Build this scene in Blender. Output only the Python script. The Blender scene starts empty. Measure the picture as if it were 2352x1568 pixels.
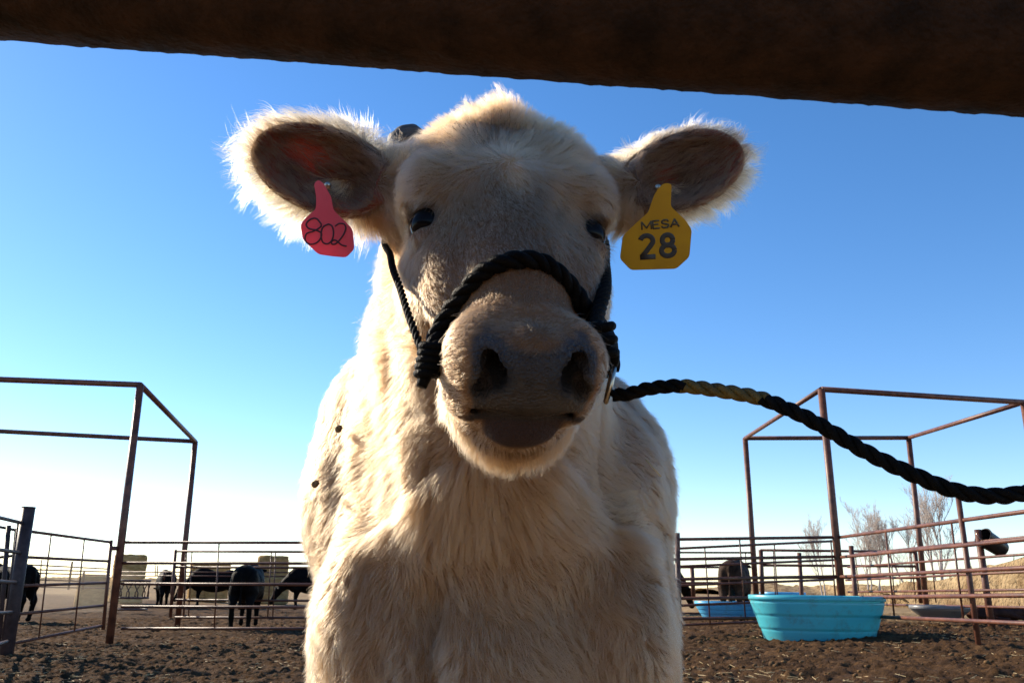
import bpy, bmesh, math, random, os
import numpy as np
from mathutils import Vector, Matrix, noise
from mathutils.bvhtree import BVHTree
from mathutils.kdtree import KDTree

rng = np.random.default_rng(7)
random.seed(7)
S = bpy.context.scene
R = math.radians

# ------------------------------------------------------------------ camera
CAM = np.array([0.0, 0.0, 0.95])
FPX = 1960.0
TILT, ROLL = R(15.9), R(0.9)
fwd = np.array([0, math.cos(TILT), math.sin(TILT)])
up0 = np.array([0, -math.sin(TILT), math.cos(TILT)])
rt0 = np.array([1.0, 0, 0])
rt = math.cos(ROLL) * rt0 + math.sin(ROLL) * up0
up = -math.sin(ROLL) * rt0 + math.cos(ROLL) * up0
cd = bpy.data.cameras.new('camera')
cam = bpy.data.objects.new('camera', cd)
S.collection.objects.link(cam)
cam.matrix_world = Matrix(((rt[0], up[0], -fwd[0], CAM[0]), (rt[1], up[1], -fwd[1], CAM[1]),
                           (rt[2], up[2], -fwd[2], CAM[2]), (0, 0, 0, 1)))
cd.sensor_width = 36
cd.lens = FPX / 2352 * 36
cd.clip_start = 0.02
cd.clip_end = 20000
cd.dof.use_dof = True
cd.dof.focus_distance = 1.15
cd.dof.aperture_fstop = 32
S.camera = cam

# ------------------------------------------------------------------ light
SUN_AZ, SUN_EL = R(-58), R(27)          # azimuth measured from +Y towards +X
W = bpy.data.worlds.new("World")
S.world = W
W.use_nodes = True
wn = W.node_tree
sky = wn.nodes.new('ShaderNodeTexSky')
sky.sky_type = 'NISHITA'
sky.sun_disc = False
sky.sun_elevation = SUN_EL
sky.sun_rotation = SUN_AZ
sky.altitude = 1200
sky.air_density = 1.0
sky.dust_density = 0.2
sky.ozone_density = 1.8
bg = wn.nodes['Background']
hsv = wn.nodes.new('ShaderNodeHueSaturation')
hsv.inputs['Saturation'].default_value = 1.27
wn.links.new(sky.outputs[0], hsv.inputs['Color'])
tint = wn.nodes.new('ShaderNodeMixRGB'); tint.blend_type = 'MULTIPLY'; tint.inputs[0].default_value = 1
tint.inputs[2].default_value = (1.05, 1.0, 1.05, 1)
wn.links.new(hsv.outputs[0], tint.inputs[1])
wn.links.new(tint.outputs[0], bg.inputs[0])
bg.inputs[1].default_value = 0.118
sl = bpy.data.lights.new('sun', 'SUN')
sl.energy = 5.0
sl.angle = R(0.53)
sl.color = (1, 0.87, 0.69)
so = bpy.data.objects.new('sun', sl)
S.collection.objects.link(so)
sd = Vector((math.sin(SUN_AZ) * math.cos(SUN_EL), math.cos(SUN_AZ) * math.cos(SUN_EL), math.sin(SUN_EL)))
so.rotation_euler = sd.to_track_quat('Z', 'Y').to_euler()
S.view_settings.view_transform = 'Standard'
S.view_settings.look = 'None'
S.view_settings.gamma = 1
S.view_settings.exposure = 0.86
S.cycles.max_bounces = 8
S.cycles.transparent_max_bounces = 8
S.cycles.diffuse_bounces = 4
S.cycles.transmission_bounces = 8
S.cycles.use_denoising = True

# ------------------------------------------------------------------ helpers
def ray(px, py):
    d = fwd + rt * (px - 1176) / FPX + up * (784 - py) / FPX
    return d / d[1]
def P(px, py, Y):
    return Vector(CAM + ray(px, py) * Y)
def PZ(px, py, z):
    r = ray(px, py)
    return Vector(CAM + r * ((z - CAM[2]) / r[2]))
ZA = lambda x, y: (x * .4603, 846.7 + y * .4603)
ZB = lambda x, y: (1505.3 + x * .4602, 846.7 + y * .4602)
ZC = lambda x, y: (x * .2802, 1129 + y * .2802)
ZD = lambda x, y: (329.3 + x * .21, 1176 + y * .21)
ZE = lambda x, y: (1505.3 + x * .21, 1176 + y * .21)
ZF = lambda x, y: (1928.6 + x * .24, 1129 + y * .24)
ZL = lambda x, y: (517.4 + x * .3, 169.3 + y * .3)
ZR = lambda x, y: (1129 + x * .3, 169.3 + y * .3)

def gz(x, y):
    return float(np.interp(x, [-12, -8, -5, 0, 3, 6, 12], [-.06, -.05, -.05, .06, .2, .34, .4])) * float(np.interp(y, [0, 6, 18, 30, 60], [.3, 1, 1, .8, .2]))

def tag(o, label=None, cat=None, group=None, kind=None):
    if label: o['label'] = label
    if cat: o['category'] = cat
    if group: o['group'] = group
    if kind: o['kind'] = kind
    return o
def empty(name, loc, label, cat, group=None):
    o = bpy.data.objects.new(name, None)
    S.collection.objects.link(o)
    o.location = loc
    o.empty_display_size = .1
    return tag(o, label, cat, group)
def mesh_obj(name, verts, faces, mat, parent=None, smooth=True):
    me = bpy.data.meshes.new(name)
    me.from_pydata([tuple(v) for v in verts], [], [tuple(f) for f in faces])
    me.update()
    return link_mesh(name, me, mat, parent, smooth)
def link_mesh(name, me, mat, parent=None, smooth=True):
    if smooth:
        me.polygons.foreach_set('use_smooth', np.ones(len(me.polygons), bool))
    if mat: me.materials.append(mat)
    o = bpy.data.objects.new(name, me)
    S.collection.objects.link(o)
    if parent:
        o.parent = parent
        o.matrix_parent_inverse = Matrix.Translation(-Vector(parent.location))
    return o
def np_mesh(name, V, F, mat, parent=None, smooth=True):
    me = bpy.data.meshes.new(name)
    V = np.asarray(V, np.float32); F = np.asarray(F, np.int32)
    me.vertices.add(len(V)); me.vertices.foreach_set('co', V.ravel())
    k = F.shape[1]
    me.loops.add(F.size); me.loops.foreach_set('vertex_index', F.ravel())
    me.polygons.add(len(F)); me.polygons.foreach_set('loop_start', np.arange(0, F.size, k, dtype=np.int32))
    me.update(calc_edges=True)
    return link_mesh(name, me, mat, parent, smooth)

class MB:
    """collects tubes and boxes, builds ONE mesh"""
    def __init__(s): s.v = []; s.f = []
    def tube(s, pts, r, n=10, cap=True, r2=None):
        pts = [Vector(p) for p in pts]
        rs = r if isinstance(r, (list, tuple, np.ndarray)) else [r + ((r2 if r2 is not None else r) - r) * i / max(1, len(pts) - 1) for i in range(len(pts))]
        base = len(s.v)
        t0 = (pts[1] - pts[0]).normalized()
        a = t0.orthogonal().normalized()
        for i, p in enumerate(pts):
            t = (pts[min(i + 1, len(pts) - 1)] - pts[max(i - 1, 0)]).normalized()
            a = (a - t * a.dot(t)).normalized()
            b = t.cross(a)
            for j in range(n):
                an = 2 * math.pi * j / n
                s.v.append(p + (a * math.cos(an) + b * math.sin(an)) * rs[i])
        for i in range(len(pts) - 1):
            for j in range(n):
                j2 = (j + 1) % n
                s.f.append((base + i * n + j, base + i * n + j2, base + (i + 1) * n + j2, base + (i + 1) * n + j))
        if cap:
            s.f.append(tuple(base + j for j in range(n))[::-1])
            s.f.append(tuple(base + (len(pts) - 1) * n + j for j in range(n)))
        return s
    def box(s, c, h, M=None):
        base = len(s.v)
        for sx in (-1, 1):
            for sy in (-1, 1):
                for sz in (-1, 1):
                    v = Vector((sx * h[0], sy * h[1], sz * h[2]))
                    s.v.append(Vector(c) + (M @ v if M else v))
        for q in ((0, 1, 3, 2), (4, 6, 7, 5), (0, 4, 5, 1), (2, 3, 7, 6), (0, 2, 6, 4), (1, 5, 7, 3)):
            s.f.append(tuple(base + k for k in q))
        return s
    def build(s, name, mat, parent=None, smooth=True):
        o = mesh_obj(name, s.v, s.f, mat, parent, False)
        me = o.data
        me.polygons.foreach_set('use_smooth', np.array([smooth and len(p.vertices) == 4 for p in me.polygons]))
        return o

def new_mat(name):
    m = bpy.data.materials.new(name)
    m.use_nodes = True
    nt = m.node_tree
    return m, nt, nt.nodes['Principled BSDF']
def N(nt, t, **kw):
    n = nt.nodes.new(t)
    for k, v in kw.items():
        if k in n.inputs: n.inputs[k].default_value = v
        else: setattr(n, k, v)
    return n
def noisy(name, c1, c2, scale=8, rough=.7, bump=.3, bscale=40, bdist=.01, metallic=0, detail=8, spec=.3, c3=None, coords='Object', stretch=None):
    m, nt, b = new_mat(name)
    tc = N(nt, 'ShaderNodeTexCoord')
    src = tc.outputs[coords]
    if stretch:
        mp = N(nt, 'ShaderNodeMapping'); mp.inputs['Scale'].default_value = stretch
        nt.links.new(src, mp.inputs[0]); src = mp.outputs[0]
    n1 = N(nt, 'ShaderNodeTexNoise', Scale=scale, Detail=detail, Roughness=.65)
    nt.links.new(src, n1.inputs['Vector'])
    cr = N(nt, 'ShaderNodeValToRGB')
    e = cr.color_ramp.elements
    e[0].position = .35; e[1].position = .68
    e[0].color = (*c1, 1); e[1].color = (*c2, 1)
    if c3:
        k = e.new(.8); k.color = (*c3, 1)
    nt.links.new(n1.outputs[0], cr.inputs[0])
    nt.links.new(cr.outputs[0], b.inputs['Base Color'])
    n2 = N(nt, 'ShaderNodeTexNoise', Scale=bscale, Detail=6)
    nt.links.new(src, n2.inputs['Vector'])
    bp = N(nt, 'ShaderNodeBump', Strength=bump, Distance=bdist)
    nt.links.new(n2.outputs[0], bp.inputs['Height'])
    nt.links.new(bp.outputs[0], b.inputs['Normal'])
    b.inputs['Roughness'].default_value = rough
    b.inputs['Metallic'].default_value = metallic
    b.inputs['Specular IOR Level'].default_value = spec
    return m

# ---------------------------------------------------------- implicit surfaces
class Field:
    def __init__(s, xs, ys, zs):
        s.xs, s.ys, s.zs = [np.asarray(a, np.float32) for a in (xs, ys, zs)]
        s.F = np.full((len(xs), len(ys), len(zs)), 9.0, np.float32)
    def _win(s, lo, hi):
        sl, g = [], []
        for a, l, h in zip((s.xs, s.ys, s.zs), lo, hi):
            i0 = int(np.searchsorted(a, l)); i1 = int(np.searchsorted(a, h))
            sl.append(slice(i0, i1)); g.append(a[i0:i1])
        return tuple(sl), g
    def _apply(s, sl, d, k, op):
        A = s.F[sl]
        if op == 's':
            d = -d
            h = np.clip(.5 - .5 * (A - d) / k, 0, 1)
            s.F[sl] = A * (1 - h) + d * h + k * h * (1 - h)
        else:
            h = np.clip(.5 + .5 * (A - d) / k, 0, 1)
            s.F[sl] = A * (1 - h) + d * h - k * h * (1 - h)
    def ell(s, c, r, M=None, k=.02, op='u'):
        c = np.asarray(c, float); r = np.asarray(r, float)
        M = np.eye(3) if M is None else np.asarray(M, float)
        pad = 3.2 * k + .03
        ext = np.sqrt(((M * r) ** 2).sum(1)) + pad
        sl, g = s._win(c - ext, c + ext)
        if min(len(a) for a in g) == 0: return
        X = (g[0] - c[0])[:, None, None]; Y = (g[1] - c[1])[None, :, None]; Z = (g[2] - c[2])[None, None, :]
        k0 = 0; k1 = 0
        for i in range(3):
            q = X * M[0, i] + Y * M[1, i] + Z * M[2, i]
            k0 = k0 + (q / r[i]) ** 2; k1 = k1 + (q / r[i] ** 2) ** 2
        k0 = np.sqrt(k0); k1 = np.sqrt(k1) + 1e-9
        s._apply(sl, (k0 * (k0 - 1) / k1).astype(np.float32), k, op)
    def cone(s, a, b, ra, rb, k=.02, op='u'):
        a = np.asarray(a, float); b = np.asarray(b, float)
        pad = 3.2 * k + .03 + max(ra, rb)
        sl, g = s._win(np.minimum(a, b) - pad, np.maximum(a, b) + pad)
        if min(len(q) for q in g) == 0: return
        X = (g[0] - a[0])[:, None, None]; Y = (g[1] - a[1])[None, :, None]; Z = (g[2] - a[2])[None, None, :]
        ab = b - a; L2 = (ab ** 2).sum()
        t = np.clip((X * ab[0] + Y * ab[1] + Z * ab[2]) / L2, 0, 1)
        d = np.sqrt((X - t * ab[0]) ** 2 + (Y - t * ab[1]) ** 2 + (Z - t * ab[2]) ** 2) - (ra + (rb - ra) * t)
        s._apply(sl, d.astype(np.float32), k, op)
    def mesh(s):
        F = s.F; I = F < 0
        c = [I[a:a + F.shape[0] - 1, b:b + F.shape[1] - 1, d:d + F.shape[2] - 1] for a in (0, 1) for b in (0, 1) for d in (0, 1)]
        cnt = sum(q.astype(np.int8) for q in c)
        act = (cnt > 0) & (cnt < 8)
        idx = np.full(act.shape, -1, np.int32)
        ii, jj, kk = np.nonzero(act)
        idx[act] = np.arange(len(ii))
        cv = {}
        for a in (0, 1):
            for b in (0, 1):
                for d in (0, 1):
                    cv[(a, b, d)] = F[ii + a, jj + b, kk + d]
        acc = np.zeros((len(ii), 3)); n = np.zeros(len(ii))
        keys = list(cv)
        for p in keys:
            for ax in range(3):
                if p[ax] == 0:
                    q = list(p); q[ax] = 1; q = tuple(q)
                    va, vb = cv[p], cv[q]
                    m = (va < 0) != (vb < 0)
                    t = np.where(m, va / np.where(m, va - vb, 1), 0)
                    pt = np.array(p, float)[None, :] + np.zeros((len(ii), 3)); pt[:, ax] = t
                    acc += pt * m[:, None]; n += m
        acc /= n[:, None]
        V = np.empty((len(ii), 3))
        for ax, (a, i) in enumerate(zip((s.xs, s.ys, s.zs), (ii, jj, kk))):
            V[:, ax] = a[i] + acc[:, ax] * (a[i + 1] - a[i])
        faces = []
        for ax in range(3):
            lo = [slice(1, -1)] * 3; hi = [slice(1, -1)] * 3
            lo[ax] = slice(0, -1); hi[ax] = slice(1, None)
            A = I[tuple(lo)]; B = I[tuple(hi)]
            e = np.nonzero(A != B)
            sgn = A[e]
            pos = [e[0] + (0 if ax == 0 else 1), e[1] + (0 if ax == 1 else 1), e[2] + (0 if ax == 2 else 1)]
            o1, o2 = [(1, 2), (2, 0), (0, 1)][ax]
            def get(u, v):
                q = [p.copy() for p in pos]; q[o1] -= u; q[o2] -= v
                return idx[q[0], q[1], q[2]]
            f = np.stack([get(1, 1), get(0, 1), get(0, 0), get(1, 0)], 1)
            f[~sgn] = f[~sgn][:, ::-1]
            faces.append(f)
        return V, np.concatenate(faces)

def relax(V, F, it=3, lam=.5):
    E = np.concatenate([F[:, [0, 1]], F[:, [1, 2]], F[:, [2, 3]], F[:, [3, 0]]])
    E = np.concatenate([E, E[:, ::-1]])
    deg = np.bincount(E[:, 0], minlength=len(V))[:, None]
    for q in range(it):
        for l in (lam, -lam * 1.04):
            acc = np.stack([np.bincount(E[:, 0], weights=V[E[:, 1], a], minlength=len(V)) for a in range(3)], 1)
            V = V + l * (acc / deg - V)
    return V
def vnormals(V, F):
    n = np.cross(V[F[:, 2]] - V[F[:, 0]], V[F[:, 3]] - V[F[:, 1]])
    vn = np.zeros_like(V)
    for k in range(4):
        for a in range(3): vn[:, a] += np.bincount(F[:, k], weights=n[:, a], minlength=len(V))
    return vn / (np.linalg.norm(vn, axis=1)[:, None] + 1e-12), np.linalg.norm(n, axis=1) / 2
def sstep(a, b, x):
    t = np.clip((x - a) / (b - a), 0, 1); return t * t * (3 - 2 * t)
def hnoise(P3, scale, seed=0, octv=2):
    """cheap smooth 3-D value noise on arrays, about -1..1"""
    out = 0; amp = 1; tot = 0
    for o in range(octv):
        q = P3 * scale * (2 ** o) + 31.7 * (seed + o)
        i = np.floor(q).astype(np.int64); f = q - i; f = f * f * (3 - 2 * f)
        acc = 0
        for a in (0, 1):
            for b in (0, 1):
                for c in (0, 1):
                    h = (i[:, 0] + a) * 73856093 ^ (i[:, 1] + b) * 19349663 ^ (i[:, 2] + c) * 83492791 ^ (seed * 7919 + o * 104729)
                    h = (h ^ (h >> 13)) * 1274126177
                    h = ((h ^ (h >> 16)) & 0xFFFF) / 32767.5 - 1
                    acc = acc + h * (f[:, 0] if a else 1 - f[:, 0]) * (f[:, 1] if b else 1 - f[:, 1]) * (f[:, 2] if c else 1 - f[:, 2])
        out = out + acc * amp; tot += amp; amp *= .5
    return out / tot

def catmull(pts, n=12):
    pts = [Vector(p) for p in pts]
    pts = [pts[0] * 2 - pts[1]] + pts + [pts[-1] * 2 - pts[-2]]
    out = []
    for i in range(1, len(pts) - 2):
        p0, p1, p2, p3 = pts[i - 1:i + 3]
        for k in range(n):
            t = k / n
            out.append(.5 * ((2 * p1) + (p2 - p0) * t + (2 * p0 - 5 * p1 + 4 * p2 - p3) * t * t + (3 * p1 - p0 - 3 * p2 + p3) * t ** 3))
    out.append(pts[-2])
    return out
def resample(pts, step):
    P_ = np.array([tuple(p) for p in pts]); d = np.linalg.norm(np.diff(P_, axis=0), axis=1); s_ = np.concatenate([[0], np.cumsum(d)])
    n = max(3, int(s_[-1] / step)); q = np.linspace(0, s_[-1], n)
    return [Vector([np.interp(t, s_, P_[:, a]) for a in range(3)]) for t in q], s_[-1]
# ================================================================== GROUND AND FAR LAND
def gzv(x, y):
    return np.interp(x, [-12, -8, -5, 0, 3, 6, 12], [-.06, -.05, -.05, .06, .2, .34, .4]) * np.interp(y, [0, 6, 18, 30, 60], [.3, 1, 1, .8, .2])
def spread_axis(lo, hi, step, far, g=1.16):
    a = list(np.arange(lo, hi, step)); s_ = step; r = a[-1]; right = []
    while r < far: s_ *= g; r += s_; right.append(r)
    s_ = step; l = a[0]; left = []
    while l > -far: s_ *= g; l -= s_; left.append(l)
    return np.array(left[::-1] + a + right)
gx = spread_axis(-10, 10, .034, 3500)
gy_ = []; y = -40.0
while y < 3500:
    gy_.append(y)
    if y < 6: y += max(.15, (6 - y) * .12)
    elif y < 14.5: y += .030
    elif y < 24: y += .06
    else: y += max(.15, (y - 22) * .09)
gy = np.array(gy_)
XX, YY = np.meshgrid(gx, gy, indexing='ij')
Pn = np.stack([XX.ravel(), YY.ravel(), np.zeros(XX.size)], 1)
Z = gzv(Pn[:, 0], Pn[:, 1])
nearg = sstep(60, 26, Pn[:, 1]) * sstep(30, 16, np.abs(Pn[:, 0]))
act = nearg > 0
q = Pn[act]
big = hnoise(q, 1.3, 21, 2) * .035
rid = 1 - np.abs(hnoise(q * np.array([1, 1.5, 1]), 3.4, 22, 3))
clod = np.maximum(0, hnoise(q * np.array([1, 1.25, 1]), 8.0, 23, 3) - .05)
fine = hnoise(q, 17, 24, 2)
dz = big + (rid - .7) * .038 + clod * .05 + fine * .028 + np.maximum(0, hnoise(q, 22, 29, 1)) * .040 - np.maximum(0, hnoise(q, 5.5, 39, 1) - .25) * .10
Z[act] += dz * nearg[act]
Pn[:, 2] = Z - .02
nx_, ny_ = len(gx), len(gy)
ii, jj = np.meshgrid(np.arange(nx_ - 1), np.arange(ny_ - 1), indexing='ij')
a = (ii * ny_ + jj).ravel()
GF = np.stack([a, a + ny_, a + ny_ + 1, a + 1], 1)
m, nt, b = new_mat('ground_manure')
tc = N(nt, 'ShaderNodeTexCoord')
n1 = N(nt, 'ShaderNodeTexNoise', Scale=3.5, Detail=12.0, Roughness=.75); nt.links.new(tc.outputs['Object'], n1.inputs['Vector'])
cr = N(nt, 'ShaderNodeValToRGB'); e = cr.color_ramp.elements
e[0].position = .32; e[0].color = (.034, .017, .008, 1); e[1].position = .72; e[1].color = (.21, .112, .047, 1)
k = e.new(.5); k.color = (.085, .045, .020, 1)
nt.links.new(n1.outputs[0], cr.inputs[0])
n2 = N(nt, 'ShaderNodeTexNoise', Scale=42.0, Detail=8.0, Roughness=.75); nt.links.new(tc.outputs['Object'], n2.inputs['Vector'])
cr2 = N(nt, 'ShaderNodeValToRGB'); e = cr2.color_ramp.elements
e[0].position = .62; e[0].color = (0, 0, 0, 1); e[1].position = .70; e[1].color = (1, 1, 1, 1)
nt.links.new(n2.outputs[0], cr2.inputs[0])
mx = N(nt, 'ShaderNodeMixRGB'); mx.inputs[2].default_value = (.38, .26, .13, 1)
nt.links.new(cr2.outputs[0], mx.inputs[0]); nt.links.new(cr.outputs[0], mx.inputs[1])
# dry pasture beyond the pens
sx = N(nt, 'ShaderNodeSeparateXYZ'); nt.links.new(tc.outputs['Object'], sx.inputs[0])
n4 = N(nt, 'ShaderNodeTexNoise', Scale=.25, Detail=5.0); nt.links.new(tc.outputs['Object'], n4.inputs['Vector'])
m4 = N(nt, 'ShaderNodeMath', operation='MULTIPLY_ADD'); nt.links.new(n4.outputs[0], m4.inputs[0]); m4.inputs[1].default_value = 9.0
# pens end nearer on the right-hand side
m5 = N(nt, 'ShaderNodeMath', operation='MULTIPLY_ADD'); nt.links.new(sx.outputs[0], m5.inputs[0]); m5.inputs[1].default_value = 1.0; nt.links.new(sx.outputs[1], m5.inputs[2])
nt.links.new(m5.outputs[0], m4.inputs[2])
mr = N(nt, 'ShaderNodeMapRange'); mr.inputs[1].default_value = 29; mr.inputs[2].default_value = 33; nt.links.new(m4.outputs[0], mr.inputs[0])
n5 = N(nt, 'ShaderNodeTexNoise', Scale=.6, Detail=10.0, Roughness=.7); nt.links.new(tc.outputs['Object'], n5.inputs['Vector'])
cr5 = N(nt, 'ShaderNodeValToRGB'); e = cr5.color_ramp.elements
e[0].position = .3; e[0].color = (.17, .11, .055, 1); e[1].position = .7; e[1].color = (.40, .28, .15, 1)
nt.links.new(n5.outputs[0], cr5.inputs[0])
mx2 = N(nt, 'ShaderNodeMixRGB'); nt.links.new(mr.outputs[0], mx2.inputs[0]); nt.links.new(mx.outputs[0], mx2.inputs[1]); nt.links.new(cr5.outputs[0], mx2.inputs[2])
# unseen near ground, pale dirt colour added to bounce warm fill onto the calf
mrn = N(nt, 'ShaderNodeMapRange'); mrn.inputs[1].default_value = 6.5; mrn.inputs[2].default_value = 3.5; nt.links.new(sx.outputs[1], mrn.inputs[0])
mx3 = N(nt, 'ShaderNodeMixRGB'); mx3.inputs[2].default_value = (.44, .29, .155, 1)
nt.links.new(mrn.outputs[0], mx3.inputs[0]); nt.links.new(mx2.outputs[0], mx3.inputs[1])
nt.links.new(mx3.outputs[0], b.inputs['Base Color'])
bp = N(nt, 'ShaderNodeBump', Strength=1.0, Distance=.05); nt.links.new(n2.outputs[0], bp.inputs['Height']); nt.links.new(bp.outputs[0], b.inputs['Normal'])
b.inputs['Roughness'].default_value = .95; b.inputs['Specular IOR Level'].default_value = .12
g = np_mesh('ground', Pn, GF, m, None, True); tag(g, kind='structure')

# loose clods and straw on the pen floor: nobody could count them
def clods():
    n = 4200
    V_, F_ = [], []
    ico = bmesh.new(); bmesh.ops.create_icosphere(ico, subdivisions=1, radius=1)
    iv = np.array([v.co[:] for v in ico.verts]); fi = np.array([[v.index for v in f.verts] for f in ico.faces]); ico.free()
    y = 7.5 + 14 * rng.random(n) ** 1.5; x = (rng.random(n) - .5) * 1.35 * y
    pz = gzv(x, y)
    cl = hnoise(np.stack([x, y, 0 * x], 1), .8, 61, 2)
    keep = cl + rng.random(n) * .8 > .25
    x, y, pz = x[keep], y[keep], pz[keep]; n = len(x)
    r = .007 + .026 * rng.random(n) ** 4
    A = iv[None] * r[:, None, None] * (1 + .5 * (rng.random((n, len(iv), 1)) - .5)) * np.array([1.2, 1.0, .7])
    A += np.stack([x, y, pz + .012], 1)[:, None]
    Fa = fi[None] + (np.arange(n) * len(iv))[:, None, None]
    return A.reshape(-1, 3), Fa.reshape(-1, 3)
cm = noisy('clod', (.04, .021, .010), (.22, .13, .06), scale=9, rough=.95, bump=.6, bscale=90, bdist=.01, spec=.1)
cv, cf = clods(); o = np_mesh('manure_clods', cv, cf, cm, None, False); tag(o, 'dark crumbled manure clods strewn over the pen floor', 'clods', kind='stuff')
def straws():
    n = 2600; y = 7.5 + 13 * rng.random(n) ** 1.4; x = (rng.random(n) - .5) * 1.35 * y
    cl = hnoise(np.stack([x, y, 0 * x], 1), 1.1, 91, 2); keep = cl > .0; x, y = x[keep], y[keep]; n = len(x)
    z = gzv(x, y) + .025; an = rng.random(n) * math.pi; L_ = .03 + .08 * rng.random(n); w = .0022
    dx, dy = np.cos(an) * L_, np.sin(an) * L_; nx, ny = -np.sin(an) * w, np.cos(an) * w
    t = (rng.random(n) - .4) * .03
    A = np.stack([np.stack([x - nx, y - ny, z], 1), np.stack([x + nx, y + ny, z], 1), np.stack([x + dx + nx, y + dy + ny, z + t], 1), np.stack([x + dx - nx, y + dy - ny, z + t], 1),
                  np.stack([x, y, z + .004], 1), np.stack([x + dx, y + dy, z + t + .004], 1)], 1)
    F_ = (np.array([[0, 3, 5, 4], [4, 5, 2, 1], [0, 1, 2, 3]])[None] + (np.arange(n) * 6)[:, None, None]).reshape(-1, 4)
    return A.reshape(-1, 3), F_
sm = noisy('straw', (.38, .27, .12), (.60, .47, .26), scale=5, rough=.6, bump=0)
sv, sf = straws(); o = np_mesh('loose_straw', sv, sf, sm, None, False); tag(o, 'thin dry straw bits scattered on the pen floor', 'straw', kind='stuff')

# dry grassy bank on the right, low swell behind
def bank(name, pts, width, mat, seed, namp):
    """ridge: pts = (px, py_top, Y) of its crest"""
    crest = resample(catmull([P(*p) for p in pts], 10), .5)[0]
    n = len(crest); K = 31; V_ = []
    for i, c in enumerate(crest):
        base = gz(c.x, c.y)
        hgt = max(.05, c.z - base)
        for j in range(K):
            t = (j / (K - 1) - .5) * 2
            y = c.y + t * width; x = c.x
            pr = (math.cos(t * math.pi) * .5 + .5) ** .8
            z = gz(x, y) - .25 + (hgt + .25) * pr
            nn = noise.fractal(Vector((x * .5, y * .5, seed)), .8, 2.1, 6) * namp * min(1, pr * 2)
            V_.append((x, y, z + nn))
    F_ = [(i * K + j, (i + 1) * K + j, (i + 1) * K + j + 1, i * K + j + 1) for i in range(n - 1) for j in range(K - 1)]
    o = mesh_obj(name, V_, F_, mat); tag(o, kind='structure'); return o
gm = noisy('dry_grass_bank', (.16, .10, .05), (.46, .34, .19), scale=.9, rough=.95, bump=1, bscale=6, bdist=.25, spec=.1, detail=12)
bank('bank', [(2010, 1352, 44), (2060, 1345, 42), (2140, 1332, 39), (2200, 1318, 37), (2262, 1302, 35), (2330, 1290, 33), (2420, 1284, 31), (2600, 1275, 30), (2900, 1262, 30)], 5.5, gm, 3.3, .22)
bank('hill', [(1620, 1352, 130), (1690, 1343, 130), (1760, 1340, 130), (1830, 1347, 130), (1900, 1345, 120), (2000, 1343, 110), (2080, 1350, 100)], 22, gm, 8.1, .35)
bank('hill', [(-300, 1322, 260), (0, 1325, 250), (300, 1328, 250), (600, 1332, 260), (760, 1338, 260)], 30, gm, 5.1, .5)
def tufts():
    n = 2600; V_, F_ = [], []
    px = rng.uniform(1960, 2500, n); Yq = rng.uniform(26, 44, n)
    bvg = None
    o_ = bpy.data.objects['bank']; me = o_.data
    bt = BVHTree.FromPolygons([v.co for v in me.vertices], [p.vertices for p in me.polygons])
    k = 0
    for a_, Y_ in zip(px, Yq):
        p = P(a_, 1350, Y_)
        h = bt.ray_cast(Vector((p.x, p.y, 30)), Vector((0, 0, -1)))
        if h[0] is None: continue
        p = h[0]
        for q_ in range(6):
            an = random.random() * 6.28; L_ = random.uniform(.12, .4); w = .012
            d = Vector((math.cos(an) * .35, math.sin(an) * .35, 1)) * L_; s_ = Vector((-math.sin(an), math.cos(an), 0)) * w
            V_ += [p - s_ - Vector((0, 0, .05)), p + s_ - Vector((0, 0, .05)), p + d]; F_.append((k, k + 1, k + 2)); k += 3
    return V_, F_
tv, tf = tufts(); tm = noisy('dry_tuft', (.25, .18, .10), (.50, .38, .22), scale=1, rough=.9, bump=0)
o = mesh_obj('dry_grass', tv, tf, tm, None, False); tag(o, 'dry tan grass tufts on the bank', 'grass', kind='stuff')

# ================================================================== PIPE FENCES, GATES, FRAMES
rust = noisy('rusted_pipe', (.060, .018, .010), (.17, .060, .030), scale=7, rough=.5, bump=.25, bscale=70, bdist=.004, c3=(.30, .17, .11), spec=.45)
rustd = noisy('dark_rusted_pipe', (.045, .018, .013), (.12, .05, .034), scale=7, rough=.55, bump=.25, bscale=70, bdist=.004, spec=.4)
def pipes(root, rails=(), uprights=(), posts=(), mat=None, names=('rail', 'upright', 'post')):
    mat = mat or rust
    for lst, nm in zip((rails, uprights, posts), names):
        for a_, b_, r_ in lst:
            mb = MB(); mb.tube([a_, b_], r_, n=12); mb.build(nm, mat, root)
def Q(z, Y): return P(z[0], z[1], Y)
def ext(a_, b_, ta, tb):
    """lengthen a segment by fractions beyond both ends"""
    d = b_ - a_; return a_ - d * ta, b_ + d * tb
def post_pt(top, bot, Y, r_, sink=.35):
    """pipe post from its top pixel down into the ground below its foot"""
    t, b_ = P(*top, Y), P(*bot, Y)
    g_ = gz(b_.x, b_.y)
    if b_.z > g_ - .05:
        d = (b_ - t); b_ = t + d * ((t.z - g_ + sink) / max(.01, t.z - b_.z))
    return (t, b_, r_)
YF = 14.5
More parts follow.
